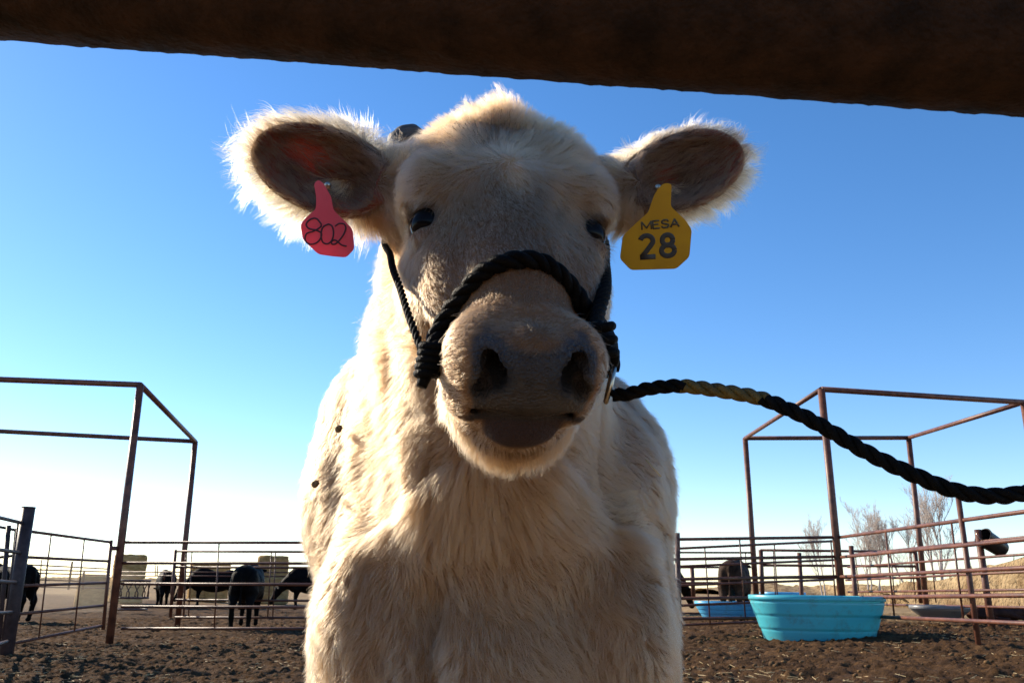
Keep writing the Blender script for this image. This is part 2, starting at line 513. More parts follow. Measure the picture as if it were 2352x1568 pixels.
# --- left sorting gate, between the fat near post and the tall post
r0 = empty('pen_gate', P(*ZC(120, 1240), 12.1), 'rusty five rail gate between the fat near post and the tall left frame post', 'gate')
ys_n, ys_f = 12.1, 14.2
gr = [((250, 325), (905, 412)), ((220, 535), (890, 568)), ((190, 768), (872, 745)), ((150, 1000), (855, 930)), ((110, 1240), (842, 1095))]
pipes(r0, [(Q(ZC(*a_), ys_n), Q(ZC(*b_), ys_f), .021) for a_, b_ in gr],
      [(Q(ZC(418, 355), 12.6), Q(ZC(318, 1195), 12.6), .011), (Q(ZC(690, 395), 13.4), Q(ZC(610, 1140), 13.4), .011),
       (Q(ZC(912, 395), ys_f), Q(ZC(845, 1130), ys_f), .027)], names=('rail', 'upright', 'x'))
mb = MB(); mb.tube([Q(ZC(912, 462), ys_f), Q(ZC(960, 462), YF)], .035, n=10); mb.build('latch', rust, r0)
# --- fat near post
r0 = empty('corner_post', P(*ZC(40, 1340), 12), 'fat dark steel corner post standing at the left edge of the pen', 'post')
grey = noisy('painted_pipe', (.030, .020, .019), (.075, .048, .045), spec=.2, scale=6, rough=.5, bump=.3, bscale=60, bdist=.004)
t, b_, _ = post_pt(ZA(143, 690), ZA(30, 1430), 12, .088)
mb = MB(); mb.tube([t, b_], .086, n=20); mb.build('pipe', grey, r0)
mb = MB(); mb.tube([t + Vector((0, 0, .006)), t - Vector((0, 0, .012))], .090, n=20); mb.build('cap', grey, r0)
# --- panel running from the near post out of the picture
r0 = empty('pipe_fence', P(-40, 1530, 11), 'steel pipe fence panel leaving the picture at the left edge', 'fence', 'pipe fences around the pens')
rl = [((0, 212), (180, 255)), ((0, 475), (160, 497)), ((0, 733), (130, 742)), ((0, 992), (95, 985)), ((0, 1245), (60, 1225))]
for i, (a_, b_) in enumerate(rl):
    A_, B_ = Q(ZC(*a_), 10.9), Q(ZC(*b_), 11.9)
    A_, B_ = ext(A_, B_, 2.5, 0); pipes(r0, [(A_, B_, .024)], mat=grey)
pipes(r0, [], [(Q(ZC(148, 262), 11.6), Q(ZC(20, 1200), 11.6), .013)], mat=grey)
# --- narrow gate seen behind that panel
r0 = empty('pen_gate', P(*ZC(10, 1240), 13), 'half hidden gate with a double end tube just left of the fat corner post', 'gate')
pipes(r0, [(ext(Q(ZC(60, 300), 13), Q(ZC(160, 320), 13), 6, 0) + (.02,)), (ext(Q(ZC(50, 530), 13), Q(ZC(130, 520), 13), 6, 0) + (.02,)), (ext(Q(ZC(40, 985), 13), Q(ZC(80, 980), 13), 6, 0) + (.02,))],
      [(Q(ZC(72, 275), 13), Q(ZC(-10, 1240), 13), .034), (Q(ZC(128, 300), 13), Q(ZC(60, 1000), 13), .014)], mat=grey, names=('rail', 'upright', 'x'))
# --- left tall frame
zt = P(*ZA(700, 84), YF).z
r0 = empty('shelter_frame', P(*ZA(545, 1365), YF), 'tall open pipe frame of a roofless shelter standing on the left side', 'frame', 'roofless shelter frames')
T1 = post_pt(ZA(700, 80), ZA(545, 1365), YF, .062); T2 = post_pt(ZA(974, 362), ZA(884, 1285), 19.8, .062)
nbL = PZ(-420, 872 - 420 * .04, zt); fbL = PZ(-420, 990 - 420 * .052, P(*ZA(974, 362), 19.8).z)
pipes(r0, [(T1[0], nbL, .05), (T2[0], fbL, .05), (T1[0], T2[0], .05)], [], [T1, T2, (nbL, Vector((nbL.x, nbL.y, -.5)), .062), (fbL, Vector((fbL.x, fbL.y, -.5)), .062)], names=('beam', 'x', 'post'))
# --- back fence, left stretch, passing behind the calf
def fence_h(label, ys_, YA, YB, xa, xb, r_, ups=(), posts=(), mat=None, grp='pipe fences around the pens', name='pipe_fence', cat='fence'):
    """ys_: list of (ya, yb) picture heights of each rail at its two ends xa, xb"""
    root = empty(name, P(xa, ys_[-1][0], YA), label, cat, grp)
    pipes(root, [(P(xa, a_, YA), P(xb, b_, YB), r_) for a_, b_ in ys_], ups, posts, mat)
    return root
A = lambda y: ZA(0, y)[1]
fence_h('back pipe fence with five level rails between the left tall frame post and the calf', [(A(865), A(868)), (A(968), A(972)), (A(1072), A(1077)), (A(1186), A(1190)), (A(1295), A(1295))],
        YF, YF, ZA(605, 0)[0], 1120, .024, [(Q(ZA(1093, 870), YF), Q(ZA(1068, 1295), YF), .012)])
# gate behind, left
D_ = lambda y: ZD(0, y)[1]
fence_h('far gate with a square ended double frame seen behind the left back fence', [(D_(425), D_(437)), (D_(598), D_(612)), (D_(790), D_(795)), (D_(957), D_(972)), (D_(1148), D_(1155))],
        19.4, 19.4, ZD(345, 0)[0], 900, .026,
        [(Q(ZD(532, 430), 19.4), Q(ZD(492, 1145), 19.4), .013), (Q(ZD(1400, 430), 19.4), Q(ZD(1360, 1145), 19.4), .013), (Q(ZD(1447, 430), 19.4), Q(ZD(1415, 1145), 19.4), .013),
         (Q(ZD(352, 408), 19.4), Q(ZD(295, 1150), 19.4), .035), (Q(ZD(470, 430), 19.4), Q(ZD(440, 1150), 19.4), .02)], name='pen_gate', cat='gate', grp=None)
# thin far fences, left
fence_h('thin distant fence lines seen through the left gate', [(ZC(0, 590)[1], ZC(0, 632)[1]), (ZC(0, 632)[1], ZC(0, 655)[1]), (ZC(0, 660)[1], ZC(0, 684)[1]), (ZC(0, 712)[1], ZC(0, 740)[1]), (ZC(0, 775)[1], ZC(0, 790)[1])],
        27, 31, ZC(120, 0)[0], ZC(900, 0)[0], .022, [(Q(ZC(592, 570), 29), Q(ZC(560, 800), 29), .035), (Q(ZC(688, 650), 29.6), Q(ZC(678, 800), 29.6), .035), (Q(ZC(340, 556), 28), Q(ZC(330, 700), 28), .018)])
fence_h('thin distant fence lines between the left frame posts', [(D_(650), D_(658)), (D_(692), D_(700)), (D_(560), D_(566))], 30, 30, ZC(980, 0)[0], 720, .022,
        [(Q(ZD(128, 575), 30), Q(ZD(132, 700), 30), .018), (Q(ZD(158, 575), 30), Q(ZD(150, 700), 30), .018), (Q(ZD(228, 655), 30), Q(ZD(226, 740), 30), .03)])

# --- back fence, right stretch
E_ = lambda y: ZE(0, y)[1]
xR = ZB(905, 0)[0]
fence_h('back pipe fence with level rails between the calf and the right tall post', [(E_(303), E_(272)), (E_(522), E_(484)), (E_(742), E_(700)), (E_(945), E_(925)), (E_(1166), E_(1150))],
        YF, YF, 1430, xR, .026, [(Q(ZE(920, 290), YF), Q(ZE(985, 1150), YF), .012)], [post_pt(ZE(238, 225), ZE(262, 1330), YF, .045)])
fence_h('slanting gate swung behind the big blue tank, its lowest rail nearly on the ground', [(E_(408), E_(314)), (E_(603), E_(520)), (E_(808), E_(735)), (E_(1030), E_(950)), (E_(1245), E_(1160))],
        15.0, 16.5, 1500, ZE(1955, 0)[0], .022,
        [(Q(ZE(540, 392), 15.4), Q(ZE(600, 1215), 15.4), .012), (Q(ZE(1300, 350), 16), Q(ZE(1345, 1100), 16), .012), (Q(ZE(1918, 300), 16.5), Q(ZE(1975, 1000), 16.5), .014)], name='pen_gate', cat='gate', grp=None)
fence_h('far gate between the calf and the thin right frame post', [(E_(438), E_(440)), (E_(603), E_(600)), (E_(770), E_(768)), (E_(1105), E_(1100))], 19.8, 19.8, 1480, ZE(1045, 0)[0], .022,
        [(Q(ZE(185, 440), 19.8), Q(ZE(200, 1000), 19.8), .011), (Q(ZE(985, 440), 19.8), Q(ZE(1015, 1100), 19.8), .011), (Q(ZE(400, 610), 21), Q(ZE(418, 930), 21), .05)], name='pen_gate', cat='gate', grp=None)
fence_h('far three rail panel with a square end, behind the big blue tank', [(E_(413), E_(432)), (E_(578), E_(590)), (E_(712), E_(716))], 20, 20, ZE(1150, 0)[0], ZF(730, 0)[0], .030,
        [(Q(ZE(1152, 410), 20), Q(ZE(1178, 1050), 20), .05), (Q(ZE(1290, 430), 20), Q(ZE(1318, 1000), 20), .012), (Q(ZF(722, 572), 20), Q(ZF(778, 1065), 20), .045), (Q(ZF(680, 585), 20), Q(ZF(730, 1060), 20), .014), (Q(ZF(488, 590), 20), Q(ZF(532, 1080), 20), .014)],
        [post_pt(ZE(1572, 440), ZE(1600, 900), 21, .05), post_pt(ZF(108, 515), ZF(150, 965), 18, .05)])
# --- right tall frame
zt = P(*ZB(828, 104), YF).z
r0 = empty('shelter_frame', P(*ZB(925, 1120), YF), 'tall open pipe frame of a roofless shelter standing on the right side', 'frame', 'roofless shelter frames')
PB = post_pt(ZB(828, 102), ZB(930, 1130), YF, .062); PA = post_pt(ZB(448, 346), ZB(503, 1130), 19.8, .062); PC = post_pt(ZB(1264, 344), ZB(1352, 1170), 19.8, .062)
cR = PZ(*ZB(1838, 167), zt); PR = (cR, Vector((cR.x + .02, cR.y, -.3)), .062)
pipes(r0, [(PB[0], cR, .05), (PA[0], PC[0], .05), (PA[0], PB[0], .045), (PC[0], cR, .045)], [], [PA, PB, PC, PR], names=('beam', 'x', 'post'))
# --- right front fence coming towards the camera
r0 = empty('pipe_fence', P(*ZF(1310, 1390), 10.9), 'long sunlit pipe fence rising to the right edge, with a tall post near its end', 'fence', 'pipe fences around the pens')
YN = 10.4
def dF(x):      # depth along this fence at picture column ZF x
    X0, Xn = P(*ZF(0, 600), YF), P(*ZF(1180, 600), YN + .4)
    r_ = ray(*ZF(x, 600)); # intersect with the vertical plane through both
    dx, dy = Xn.x - X0.x, Xn.y - X0.y
    t = (X0.x * dy - X0.y * dx) / (r_[0] * dy - r_[1] * dx)
    return t * r_[1]
for (xa, ya), (xb, yb) in [((-60, 443), (1764, 190)), ((-30, 628), (1764, 455)), ((0, 812), (1764, 727)), ((20, 1010), (1764, 990)), ((60, 1180), (1764, 1257))]:
    A_, B_ = Q(ZF(xa, ya), dF(xa)), Q(ZF(xb, yb), dF(xb)); A_, B_ = ext(A_, B_, 0, .9)
    pipes(r0, [(A_, B_, .026)])
pipes(r0, [], [(Q(ZF(440, 380), dF(440)), Q(ZF(522, 1185), dF(480)), .013), (Q(ZF(1068, 285), dF(1068)), Q(ZF(1185, 1225), dF(1130)), .013)],
      [post_pt(ZF(1130, 20), ZF(1322, 1400), dF(1200) + .06, .034)])
# --- second fence behind it
r0 = empty('pipe_fence', P(*ZF(1430, 1120), 15.2), 'second pipe fence standing behind the sunlit right fence, the black bucket hangs on it', 'fence', 'pipe fences around the pens')
for (xa, ya), (xb, yb) in [((100, 600), (1764, 432)), ((80, 720), (1764, 598)), ((60, 845), (1764, 765)), ((80, 958), (1764, 936)), ((400, 1078), (1764, 1105))]:
    A_, B_ = Q(ZF(xa, ya), 19.5), Q(ZF(xb, yb), 14.0); A_, B_ = ext(A_, B_, 0, .8); pipes(r0, [(A_, B_, .022)])
pipes(r0, [], [(Q(ZF(872, 550), 16.8), Q(ZF(922, 1060), 16.8), .012), (Q(ZF(152, 610), 19.3), Q(ZF(182, 960), 19.3), .012), (Q(ZF(488, 585), 18), Q(ZF(530, 1075), 18), .012)],
      [post_pt(ZF(1320, 360), ZF(1432, 1125), 15.1, .058)])

# --- near rail right above the lens
railm = noisy('old_rusted_rail', (.013, .0075, .005), (.048, .024, .014), scale=30, rough=.9, bump=1, bscale=260, bdist=.0025, detail=12, spec=.15, c3=(.045, .020, .010))
rr = .058
def rail_pt(px, py, Y):
    """centre line of a pipe whose lower outline passes through the pixel"""
    d = Vector(ray(px, py)).normalized(); p = Vector(CAM) + d * (Y / d.y)
    nrm_ = Vector((1, 0, 0)).cross(d).normalized()
    return p + nrm_ * rr
A_, B_ = rail_pt(0, 92, .50), rail_pt(2352, 268, .47)
A_, B_ = ext(A_, B_, .8, .8)
n = 420; seg = 96; t_ = (B_ - A_).normalized(); u_ = t_.orthogonal().normalized(); w_ = t_.cross(u_)
th = np.linspace(0, 2 * math.pi, seg, endpoint=False); tt_ = np.linspace(0, 1, n)
cen = np.array(A_)[None] + np.array(B_ - A_)[None] * tt_[:, None]
dirs = np.cos(th)[:, None] * np.array(u_) + np.sin(th)[:, None] * np.array(w_)
PV = (cen[:, None] + dirs[None] * rr).reshape(-1, 3)
dv = np.maximum(0, hnoise(PV, 150, 3, 2)) * .0016 + hnoise(PV, 25, 8, 2) * .0006
PV = PV + np.tile(dirs, (n, 1)) * dv[:, None]
i_, j_ = np.meshgrid(np.arange(n - 1), np.arange(seg), indexing='ij'); j2 = (j_ + 1) % seg
PF = np.stack([i_ * seg + j_, i_ * seg + j2, (i_ + 1) * seg + j2, (i_ + 1) * seg + j_], -1).reshape(-1, 4)
o = np_mesh('fence_rail', PV, PF, railm); tag(o, 'thick dark rusty pipe rail across the top of the view, in front of the calf', 'rail')
steel = noisy('ring_steel', (.25, .22, .17), (.55, .50, .42), scale=60, rough=.3, bump=.1, metallic=1)
# ================================================================== TANKS, TROUGH, BUCKET
def lathe_oval(prof, ax, ay, n=96, sq=2.2):
    """prof: list of (offset outward, z); superellipse plan"""
    V_ = []
    for off, z in prof:
        for k in range(n):
            t = 2 * math.pi * k / n; c, s_ = math.cos(t), math.sin(t)
            e = 2 / sq
            V_.append(((ax + off) * abs(c) ** e * (1 if c > 0 else -1), (ay + off) * abs(s_) ** e * (1 if s_ > 0 else -1), z))
    F_ = []
    for i in range(len(prof) - 1):
        for k in range(n):
            k2 = (k + 1) % n; F_.append((i * n + k, i * n + k2, (i + 1) * n + k2, (i + 1) * n + k))
    return V_, F_
def tank(loc_, ax, ay, h, mat, label, name='stock_tank', cat='water tank', grp='blue water tanks', rz_=0, flare=.10, rim=.035, nrib=3):
    root = empty(name, loc_, label, cat, grp); root.rotation_euler = (0, 0, rz_)
    prof = []
    for i in range(40):
        t = i / 39; z = t * (h - rim * 2.2)
        rib = sum(math.exp(-((t - c) / .02) ** 2) for c in np.linspace(.3, .98, nrib)) * -.014
        st = sum(.010 for c in np.linspace(.3, .98, nrib)[:-1] if t > c)
        prof.append((-flare * (1 - t) + st + rib, z))
    V_, F_ = lathe_oval([(-flare - .3 * min(ax, ay), .006)] + prof, ax, ay)
    inner = [(-.02 - flare * (1 - t) - .012, h - rim - t * 0) for t in ()]
    V2, F2 = lathe_oval([(-.035 - flare * (1 - t), t * (h - rim)) for t in np.linspace(1, .06, 24)] + [(-.5 * min(ax, ay), .03)], ax, ay)
    b0 = len(V_); V_ += V2; F_ += [tuple(q + b0 for q in f)[::1] for f in F2]
    # floor
    n = 96; F_.append(tuple(b0 + 24 * n + k for k in range(n)))
    o = mesh_obj('shell', V_, F_, mat, root); o.matrix_parent_inverse = Matrix()
    rp = [(-.036, h - rim * 1.0), (-.034, h - .004), (-.02, h), (.022, h), (.034, h - .008), (.036, h - rim * 1.5), (.028, h - rim * 2), (0.004, h - rim * 2.1)]
    V_, F_ = lathe_oval(rp, ax, ay)
    o = mesh_obj('rim', V_, F_, mat, root); o.matrix_parent_inverse = Matrix()
    return root
def tank_mat(name, c, dirtc=(.12, .10, .07)):
    m, nt, b = new_mat(name)
    tc = N(nt, 'ShaderNodeTexCoord'); n1 = N(nt, 'ShaderNodeTexNoise', Scale=4.0, Detail=10.0, Roughness=.8); nt.links.new(tc.outputs['Object'], n1.inputs['Vector'])
    cr = N(nt, 'ShaderNodeValToRGB'); e = cr.color_ramp.elements; e[0].position = .50; e[0].color = (0, 0, 0, 1); e[1].position = .74; e[1].color = (.75, .75, .75, 1)
    nt.links.new(n1.outputs[0], cr.inputs[0])
    sx = N(nt, 'ShaderNodeSeparateXYZ'); nt.links.new(tc.outputs['Object'], sx.inputs[0])
    mr = N(nt, 'ShaderNodeMapRange'); mr.inputs[1].default_value = .0; mr.inputs[2].default_value = .14; mr.inputs[3].default_value = .55; mr.inputs[4].default_value = 0; nt.links.new(sx.outputs[2], mr.inputs[0])
    n2 = N(nt, 'ShaderNodeTexNoise', Scale=14.0, Detail=6.0); nt.links.new(tc.outputs['Object'], n2.inputs['Vector'])
    ml = N(nt, 'ShaderNodeMath', operation='MULTIPLY'); nt.links.new(mr.outputs[0], ml.inputs[0]); nt.links.new(n2.outputs[0], ml.inputs[1])
    mx0 = N(nt, 'ShaderNodeMath', operation='MAXIMUM'); nt.links.new(cr.outputs[0], mx0.inputs[0]); nt.links.new(ml.outputs[0], mx0.inputs[1])
    mx = N(nt, 'ShaderNodeMixRGB'); mx.inputs[1].default_value = (*c, 1); mx.inputs[2].default_value = (*dirtc, 1)
    nt.links.new(mx0.outputs[0], mx.inputs[0]); nt.links.new(mx.outputs[0], b.inputs['Base Color'])
    b.inputs['Roughness'].default_value = .38
    tl = N(nt, 'ShaderNodeBsdfTranslucent'); nt.links.new(mx.outputs[0], tl.inputs[0])
    ms = N(nt, 'ShaderNodeMixShader'); ms.inputs[0].default_value = .2
    nt.links.new(b.outputs[0], ms.inputs[1]); nt.links.new(tl.outputs[0], ms.inputs[2]); nt.links.new(ms.outputs[0], nt.nodes['Material Output'].inputs[0])
    return m
bluem = tank_mat('blue_poly', (.08, .50, .59)); blue2 = tank_mat('pale_blue_poly', (.10, .48, .78)); greym = tank_mat('grey_poly', (.22, .22, .22), (.10, .07, .05))
# big tank: front foot at y 1474, rim 1728..2037
Yt = 12.6
L_ = P(1730, 1372, Yt + .55); R_ = P(2036, 1372, Yt + .55)
cx = (L_.x + R_.x) / 2; ax = (R_.x - L_.x) / 2 - .035
fz = P(1880, 1474, Yt).z
top = P(1880, 1371, Yt).z
tank(Vector((cx, Yt + .72, fz - .03)), ax, .72, top - fz + .05, bluem, 'big dirty turquoise plastic water tank, nearest of the blue tanks', flare=.17)
Y2 = 17.8; L_ = P(1600, 1385, Y2 + .5); R_ = P(1800, 1385, Y2 + .5); fz = P(1670, 1418, Y2).z
tank(Vector(((L_.x + R_.x) / 2, Y2 + .5, fz - .02)), (R_.x - L_.x) / 2, .55, P(1670, 1381, Y2).z - fz + .02, blue2, 'lighter blue round water tank behind the fence, where the brown cow stands', flare=.12)
Y3 = 22.5; L_ = P(1750, 1365, Y3 + .5); R_ = P(1845, 1365, Y3 + .5); fz = gz(6, Y3)
tank(Vector(((L_.x + R_.x) / 2, Y3 + .5, fz)), (R_.x - L_.x) / 2, .5, max(.5, P(1795, 1359, Y3).z - fz), blue2, 'farthest blue water tank, only its rim showing over the big one', flare=.08)
Y4 = 15.9; L_ = P(2096, 1388, Y4 + .3); R_ = P(2221, 1390, Y4 + .3); fz = P(2160, 1416, Y4).z
tank(Vector(((L_.x + R_.x) / 2, Y4 + .3, fz - .02)), (R_.x - L_.x) / 2, .38, P(2160, 1390, Y4).z - fz + .02, greym, 'low grey feed pan lying on the ground behind the right fence', name='feed_pan', cat='trough', grp=None, flare=.16, nrib=2)
# bucket, lying on the rail
bk = empty('bucket', P(*ZF(1465, 500), 15.05), 'black plastic bucket hooked sideways on the post of the second right fence', 'bucket')
blackp = noisy('black_plastic', (.010, .009, .010), (.03, .028, .028), scale=8, rough=.35, bump=.1)
a_ = Q(ZF(1372, 435), 15.0); b_ = Q(ZF(1560, 555), 15.1); ax_ = (b_ - a_).normalized(); u_ = ax_.orthogonal().normalized(); w_ = ax_.cross(u_)
mb = MB(); Lb = (b_ - a_).length
mb.tube([a_, a_ + ax_ * .03, a_ + ax_ * .04, a_ + ax_ * Lb * .95, b_, b_ - ax_ * .01], [.17, .17, .16, .14, .13, .02], n=28, cap=False)
mb.tube([a_, a_ + ax_ * .02, a_ + ax_ * (Lb - .02)], [.162, .155, .13], n=28, cap=False)
mb.build('shell', blackp, bk)
mb = MB(); mb.tube([a_ + (u_ * math.cos(t) + w_ * math.sin(t)) * .168 for t in np.linspace(0, 2 * math.pi, 29)], .009, n=8, cap=False); mb.build('rim', blackp, bk)
mb = MB(); mb.tube([a_ + u_ * .14, a_ + u_ * .10 - ax_ * .12, a_ - ax_ * .16, a_ - u_ * .10 - ax_ * .12, a_ - u_ * .14], .004, n=6); mb.build('handle', steel, bk)

# ================================================================== CATTLE BEHIND
def cow_mesh(head='down', step=.028, belly=1.0):
    f = Field(np.arange(-1.5, 1.75, step), np.arange(-.48, .48, step), np.arange(-.05, 1.65, step))
    f.ell((-.05, 0, .88), (.74, .35, .38 * belly), k=.1)
    f.ell((.55, 0, .78), (.22, .17, .24), k=.08)
    f.ell((.42, 0, .98), (.34, .26, .36), k=.1)
    f.ell((-.58, 0, 1.02), (.32, .27, .30), k=.1)
    f.ell((-.72, 0, 1.12), (.16, .20, .14), k=.08)
    f.ell((.35, 0, 1.26), (.3, .10, .10), k=.1)
    for q in (-1, 1):
        f.ell((-.66, q * .17, .88), (.25, .12, .34), k=.07)           # thigh
        f.cone((-.66, q * .18, .72), (-.84, q * .18, .48), .14, .078, k=.05)
        f.cone((-.84, q * .18, .50), (-.78, q * .18, .10), .066, .050, k=.02)
        f.ell((-.76, q * .18, .05), (.075, .055, .055), k=.02)
        f.ell((.46, q * .19, .80), (.17, .10, .28), k=.06)            # shoulder
        f.cone((.46, q * .17, .66), (.50, q * .16, .40), 0.11, .070, k=.04)
        f.cone((.50, q * .16, .40), (.48, q * .16, .08), .062, .048, k=.02)
        f.ell((.50, q * .16, .05), (.07, .052, .052), k=.02)
    # tail
    f.cone((-.88, 0, 1.14), (-.96, 0, .80), .035, .025, k=.03); f.cone((-.96, 0, .80), (-.94, .01, .42), .022, .045, k=.02)
    if head == 'down':
        a_, m_, nz = np.array((.62, 0, 1.02)), np.array((1.08, .02, .62)), np.array((1.28, .04, .22))
    elif head == 'level':
        a_, m_, nz = np.array((.62, 0, 1.08)), np.array((1.12, .05, 1.18)), np.array((1.50, .12, 1.0))
    else:
        a_, m_, nz = np.array((.60, 0, 1.08)), np.array((1.0, .20, 1.32)), np.array((1.22, .50, 1.14))
    f.cone(a_, m_, .24, .125, k=.1)
    f.cone(m_, nz, .125, .075, k=.05)
    d = (nz - m_) / np.linalg.norm(nz - m_)
    f.ell(m_ + d * .08, (.13, .12, .13), k=.04)
    f.ell(nz, (.075, .075, .07), k=.03)
    for q in (-1, 1):
        e0 = m_ + np.array((0, q * .10, .04)); f.cone(e0, e0 + np.array((-.04, q * .16, .0)), .045, .030, k=.03)
    V_, F_ = f.mesh(); V_ = relax(V_, F_, 2)
    n_, _ = vnormals(V_, F_); V_ = V_ + n_ * (hnoise(V_, 7, 5, 2) * .012)[:, None]
    return V_, F_
blackhair = noisy('black_coat', (.0025, .002, .002), (.008, .006, .005), scale=5, rough=.6, bump=.6, bscale=60, bdist=.012, spec=.04)
brownhair = noisy('brown_coat', (.018, .010, .006), (.075, .042, .025), scale=5, rough=.6, bump=.6, bscale=60, bdist=.012, spec=.05)
hoofm = noisy('hoof', (.02, .018, .016), (.05, .045, .04), scale=12, rough=.6, bump=.2)
redhair = noisy('red_coat', (.020, .006, .004), (.07, .025, .014), scale=5, spec=.1, rough=.6, bump=.6, bscale=60, bdist=.012)
CM = {}
def cow(px, Y, feet_py, rot, sc, label, head, mat, name='cow'):
    if (head, mat.name) not in CM:
        V_, F_ = cow_mesh(head)
        me = bpy.data.meshes.new('cow_body')
        tmp = np_mesh('body', V_, F_, mat); CM[(head, mat.name)] = tmp.data; bpy.data.objects.remove(tmp)
        CM[(head, mat.name)]['x'] = 1
    p = P(px, feet_py, Y)
    root = empty(name, Vector((p.x, p.y, gz(p.x, p.y))), label, 'cow', 'cattle standing in the pens behind')
    root.rotation_euler = (0, 0, R(rot)); root.scale = (sc,) * 3
    o = bpy.data.objects.new('body', CM[(head, mat.name)]); S.collection.objects.link(o); o.parent = root
    root.location.z = p.z - .02
    return root
cow(-12, 21, 1423, 168, .98, 'black cow partly hidden behind the fat post at the far left', 'down', blackhair)
cow(374, 33, 1392, 118, .98, 'black cow grazing just left of the thin frame post', 'down', blackhair)
cow(484, 33.5, 1390, 200, 1.0, 'black cow seen side on with its head low, in front of the long hay row', 'down', blackhair)
cow(562, 19.6, 1436, 98, .98, 'black cow with its rump to the camera, nearest of the black cattle', 'level', blackhair)
cow(712, 30, 1398, 195, 1.0, 'black cow half hidden by the shaggy left side of the calf', 'down', blackhair)
cow(1508, 24, 1408, 30, 1.0, 'black cow just showing past the right side of the calf', 'down', blackhair)
cow(1694, 18.6, 1420, 68, .90, 'dark brown cow standing by the lighter blue tank beyond the fence', 'level', brownhair)
# calf lying flat by the right fence
f = Field(np.arange(-.75, .85, .022), np.arange(-.4, .4, .022), np.arange(-.06, .5, .022))
f.ell((-.1, 0, .13), (.44, .22, .15), k=.05); f.ell((-.42, .02, .13), (.18, .18, .14), k=.05); f.ell((.28, 0, .13), (.2, .15, .13), k=.05)
f.cone((.35, 0, .13), (.58, -.06, .17), .10, .07, k=.04); f.cone((.58, -.06, .17), (.76, -.12, .09), .075, .045, k=.03); f.ell((.56, .05, .21), (.05, .06, .025), k=.02); f.ell((.55, -.15, .20), (.05, .06, .025), k=.02)
f.cone((.2, -.16, .08), (.42, -.28, .04), .05, .03, k=.03); f.cone((-.45, -.12, .08), (-.15, -.28, .04), .07, .035, k=.03); f.cone((-.15, -.28, .04), (.05, -.30, .035), .035, .026, k=.02)
V_, F_ = f.mesh(); V_ = relax(V_, F_, 2)
p = P(2294, 1424, 16.5)
root = empty('lying_calf', p, 'dark red brown calf lying on the ground behind the right fence', 'calf')
o = np_mesh('body', V_ * .95, F_, redhair); o.parent = root

# ================================================================== HAY
hay = noisy('hay', (.52, .29, .09), (.86, .56, .24), scale=3, rough=.95, bump=1, bscale=30, bdist=.08, spec=.1, stretch=(1, 1, 3))
hayd = noisy('old_hay', (.36, .21, .08), (.60, .40, .18), scale=3, rough=.95, bump=1, bscale=30, bdist=.08, spec=.1, stretch=(1, 1, 3))
def bale(p, r_, h, label, axis='z', mat=hay, grp='round hay bales', rz_=0, name='hay_bale'):
    n, m_ = 56, 18
    V_, F_ = [], []
    rows = [(0, 0), (r_ * .9, 0), (r_, .04 * h)] + [(r_, h * t) for t in np.linspace(.1, .9, m_)] + [(r_ * .99, h * .96), (r_ * .9, h), (0, h * 1.01)]
    for rr2, z in rows:
        for k in range(n):
            t = 2 * math.pi * k / n
            v = Vector((rr2 * math.cos(t), rr2 * math.sin(t), z))
            k_ = 1 + .05 * noise.fractal(v * 3 + Vector((p.x, p.y, 0)), .8, 2, 4)
            v.x *= k_; v.y *= k_; v.z += .03 * noise.noise(v * 4 + Vector((p.x, 0, 0)))
            V_.append(v)
    for i in range(len(rows) - 1):
        for k in range(n):
            k2 = (k + 1) % n; F_.append((i * n + k, i * n + k2, (i + 1) * n + k2, (i + 1) * n + k))
    # loose stalks at the outline
    for q_ in range(500):
        t = random.random() * 6.283; z = random.random() * h; v = Vector((r_ * math.cos(t), r_ * math.sin(t), z))
        d = Vector((math.cos(t) + random.uniform(-.8, .8), math.sin(t) + random.uniform(-.8, .8), random.uniform(-.9, .5))).normalized() * random.uniform(.05, .16)
        s_ = d.cross(Vector((0, 0, 1))).normalized() * .006; b0 = len(V_); V_ += [v - s_, v + s_, v + d]; F_.append((b0, b0 + 1, b0 + 2))
    if axis == 'y':
        V_ = [Vector((v.x, v.z - h / 2, v.y + r_)) for v in V_]
    if axis == 'x':
        V_ = [Vector((v.z - h / 2, v.x, v.y + r_)) for v in V_]
    o = mesh_obj(name, V_, F_, mat); o.location = p; o.rotation_euler = (0, 0, rz_)
    return tag(o, label, 'hay bale', grp)
def gp(px, Y):
    p = P(px, 1360, Y); return Vector((p.x, p.y, gz(p.x, p.y)))
def wid(px, Y): return px / FPX * Y * 1.02
p = gp(288, 38); hh = (P(288, 1273, 38).z - p.z) / 2
bale(p, wid(35, 38), hh, 'bottom round bale of the tall sunlit stack behind the left gate')
bale(p + Vector((.05, 0, hh)), wid(33, 38), hh, 'top round bale of the tall sunlit stack behind the left gate')
p = gp(212, 32); bale(p, wid(32, 32), P(212, 1322, 32).z - p.z, 'single sagging round bale left of the tall stack, in the dust', mat=hayd)
for i, (px_, lb) in enumerate([(457, 'left bale of the long hay row behind the side on black cow'), (497, 'right bale of the long hay row behind the side on black cow')]):
    p = gp(px_, 42); bale(p, wid(24, 42), P(px_, 1292, 42).z - p.z, lb, mat=hay)
p = gp(622, 40); hh = P(622, 1277, 40).z - p.z
bale(p, wid(37, 40), hh * .56, 'lower wide bale of the two bale stack beside the calf', mat=hayd)
bale(p + Vector((-.02, 0, hh * .56)), wid(33, 40), hh * .45, 'upper bale of the two bale stack beside the calf', mat=hayd)
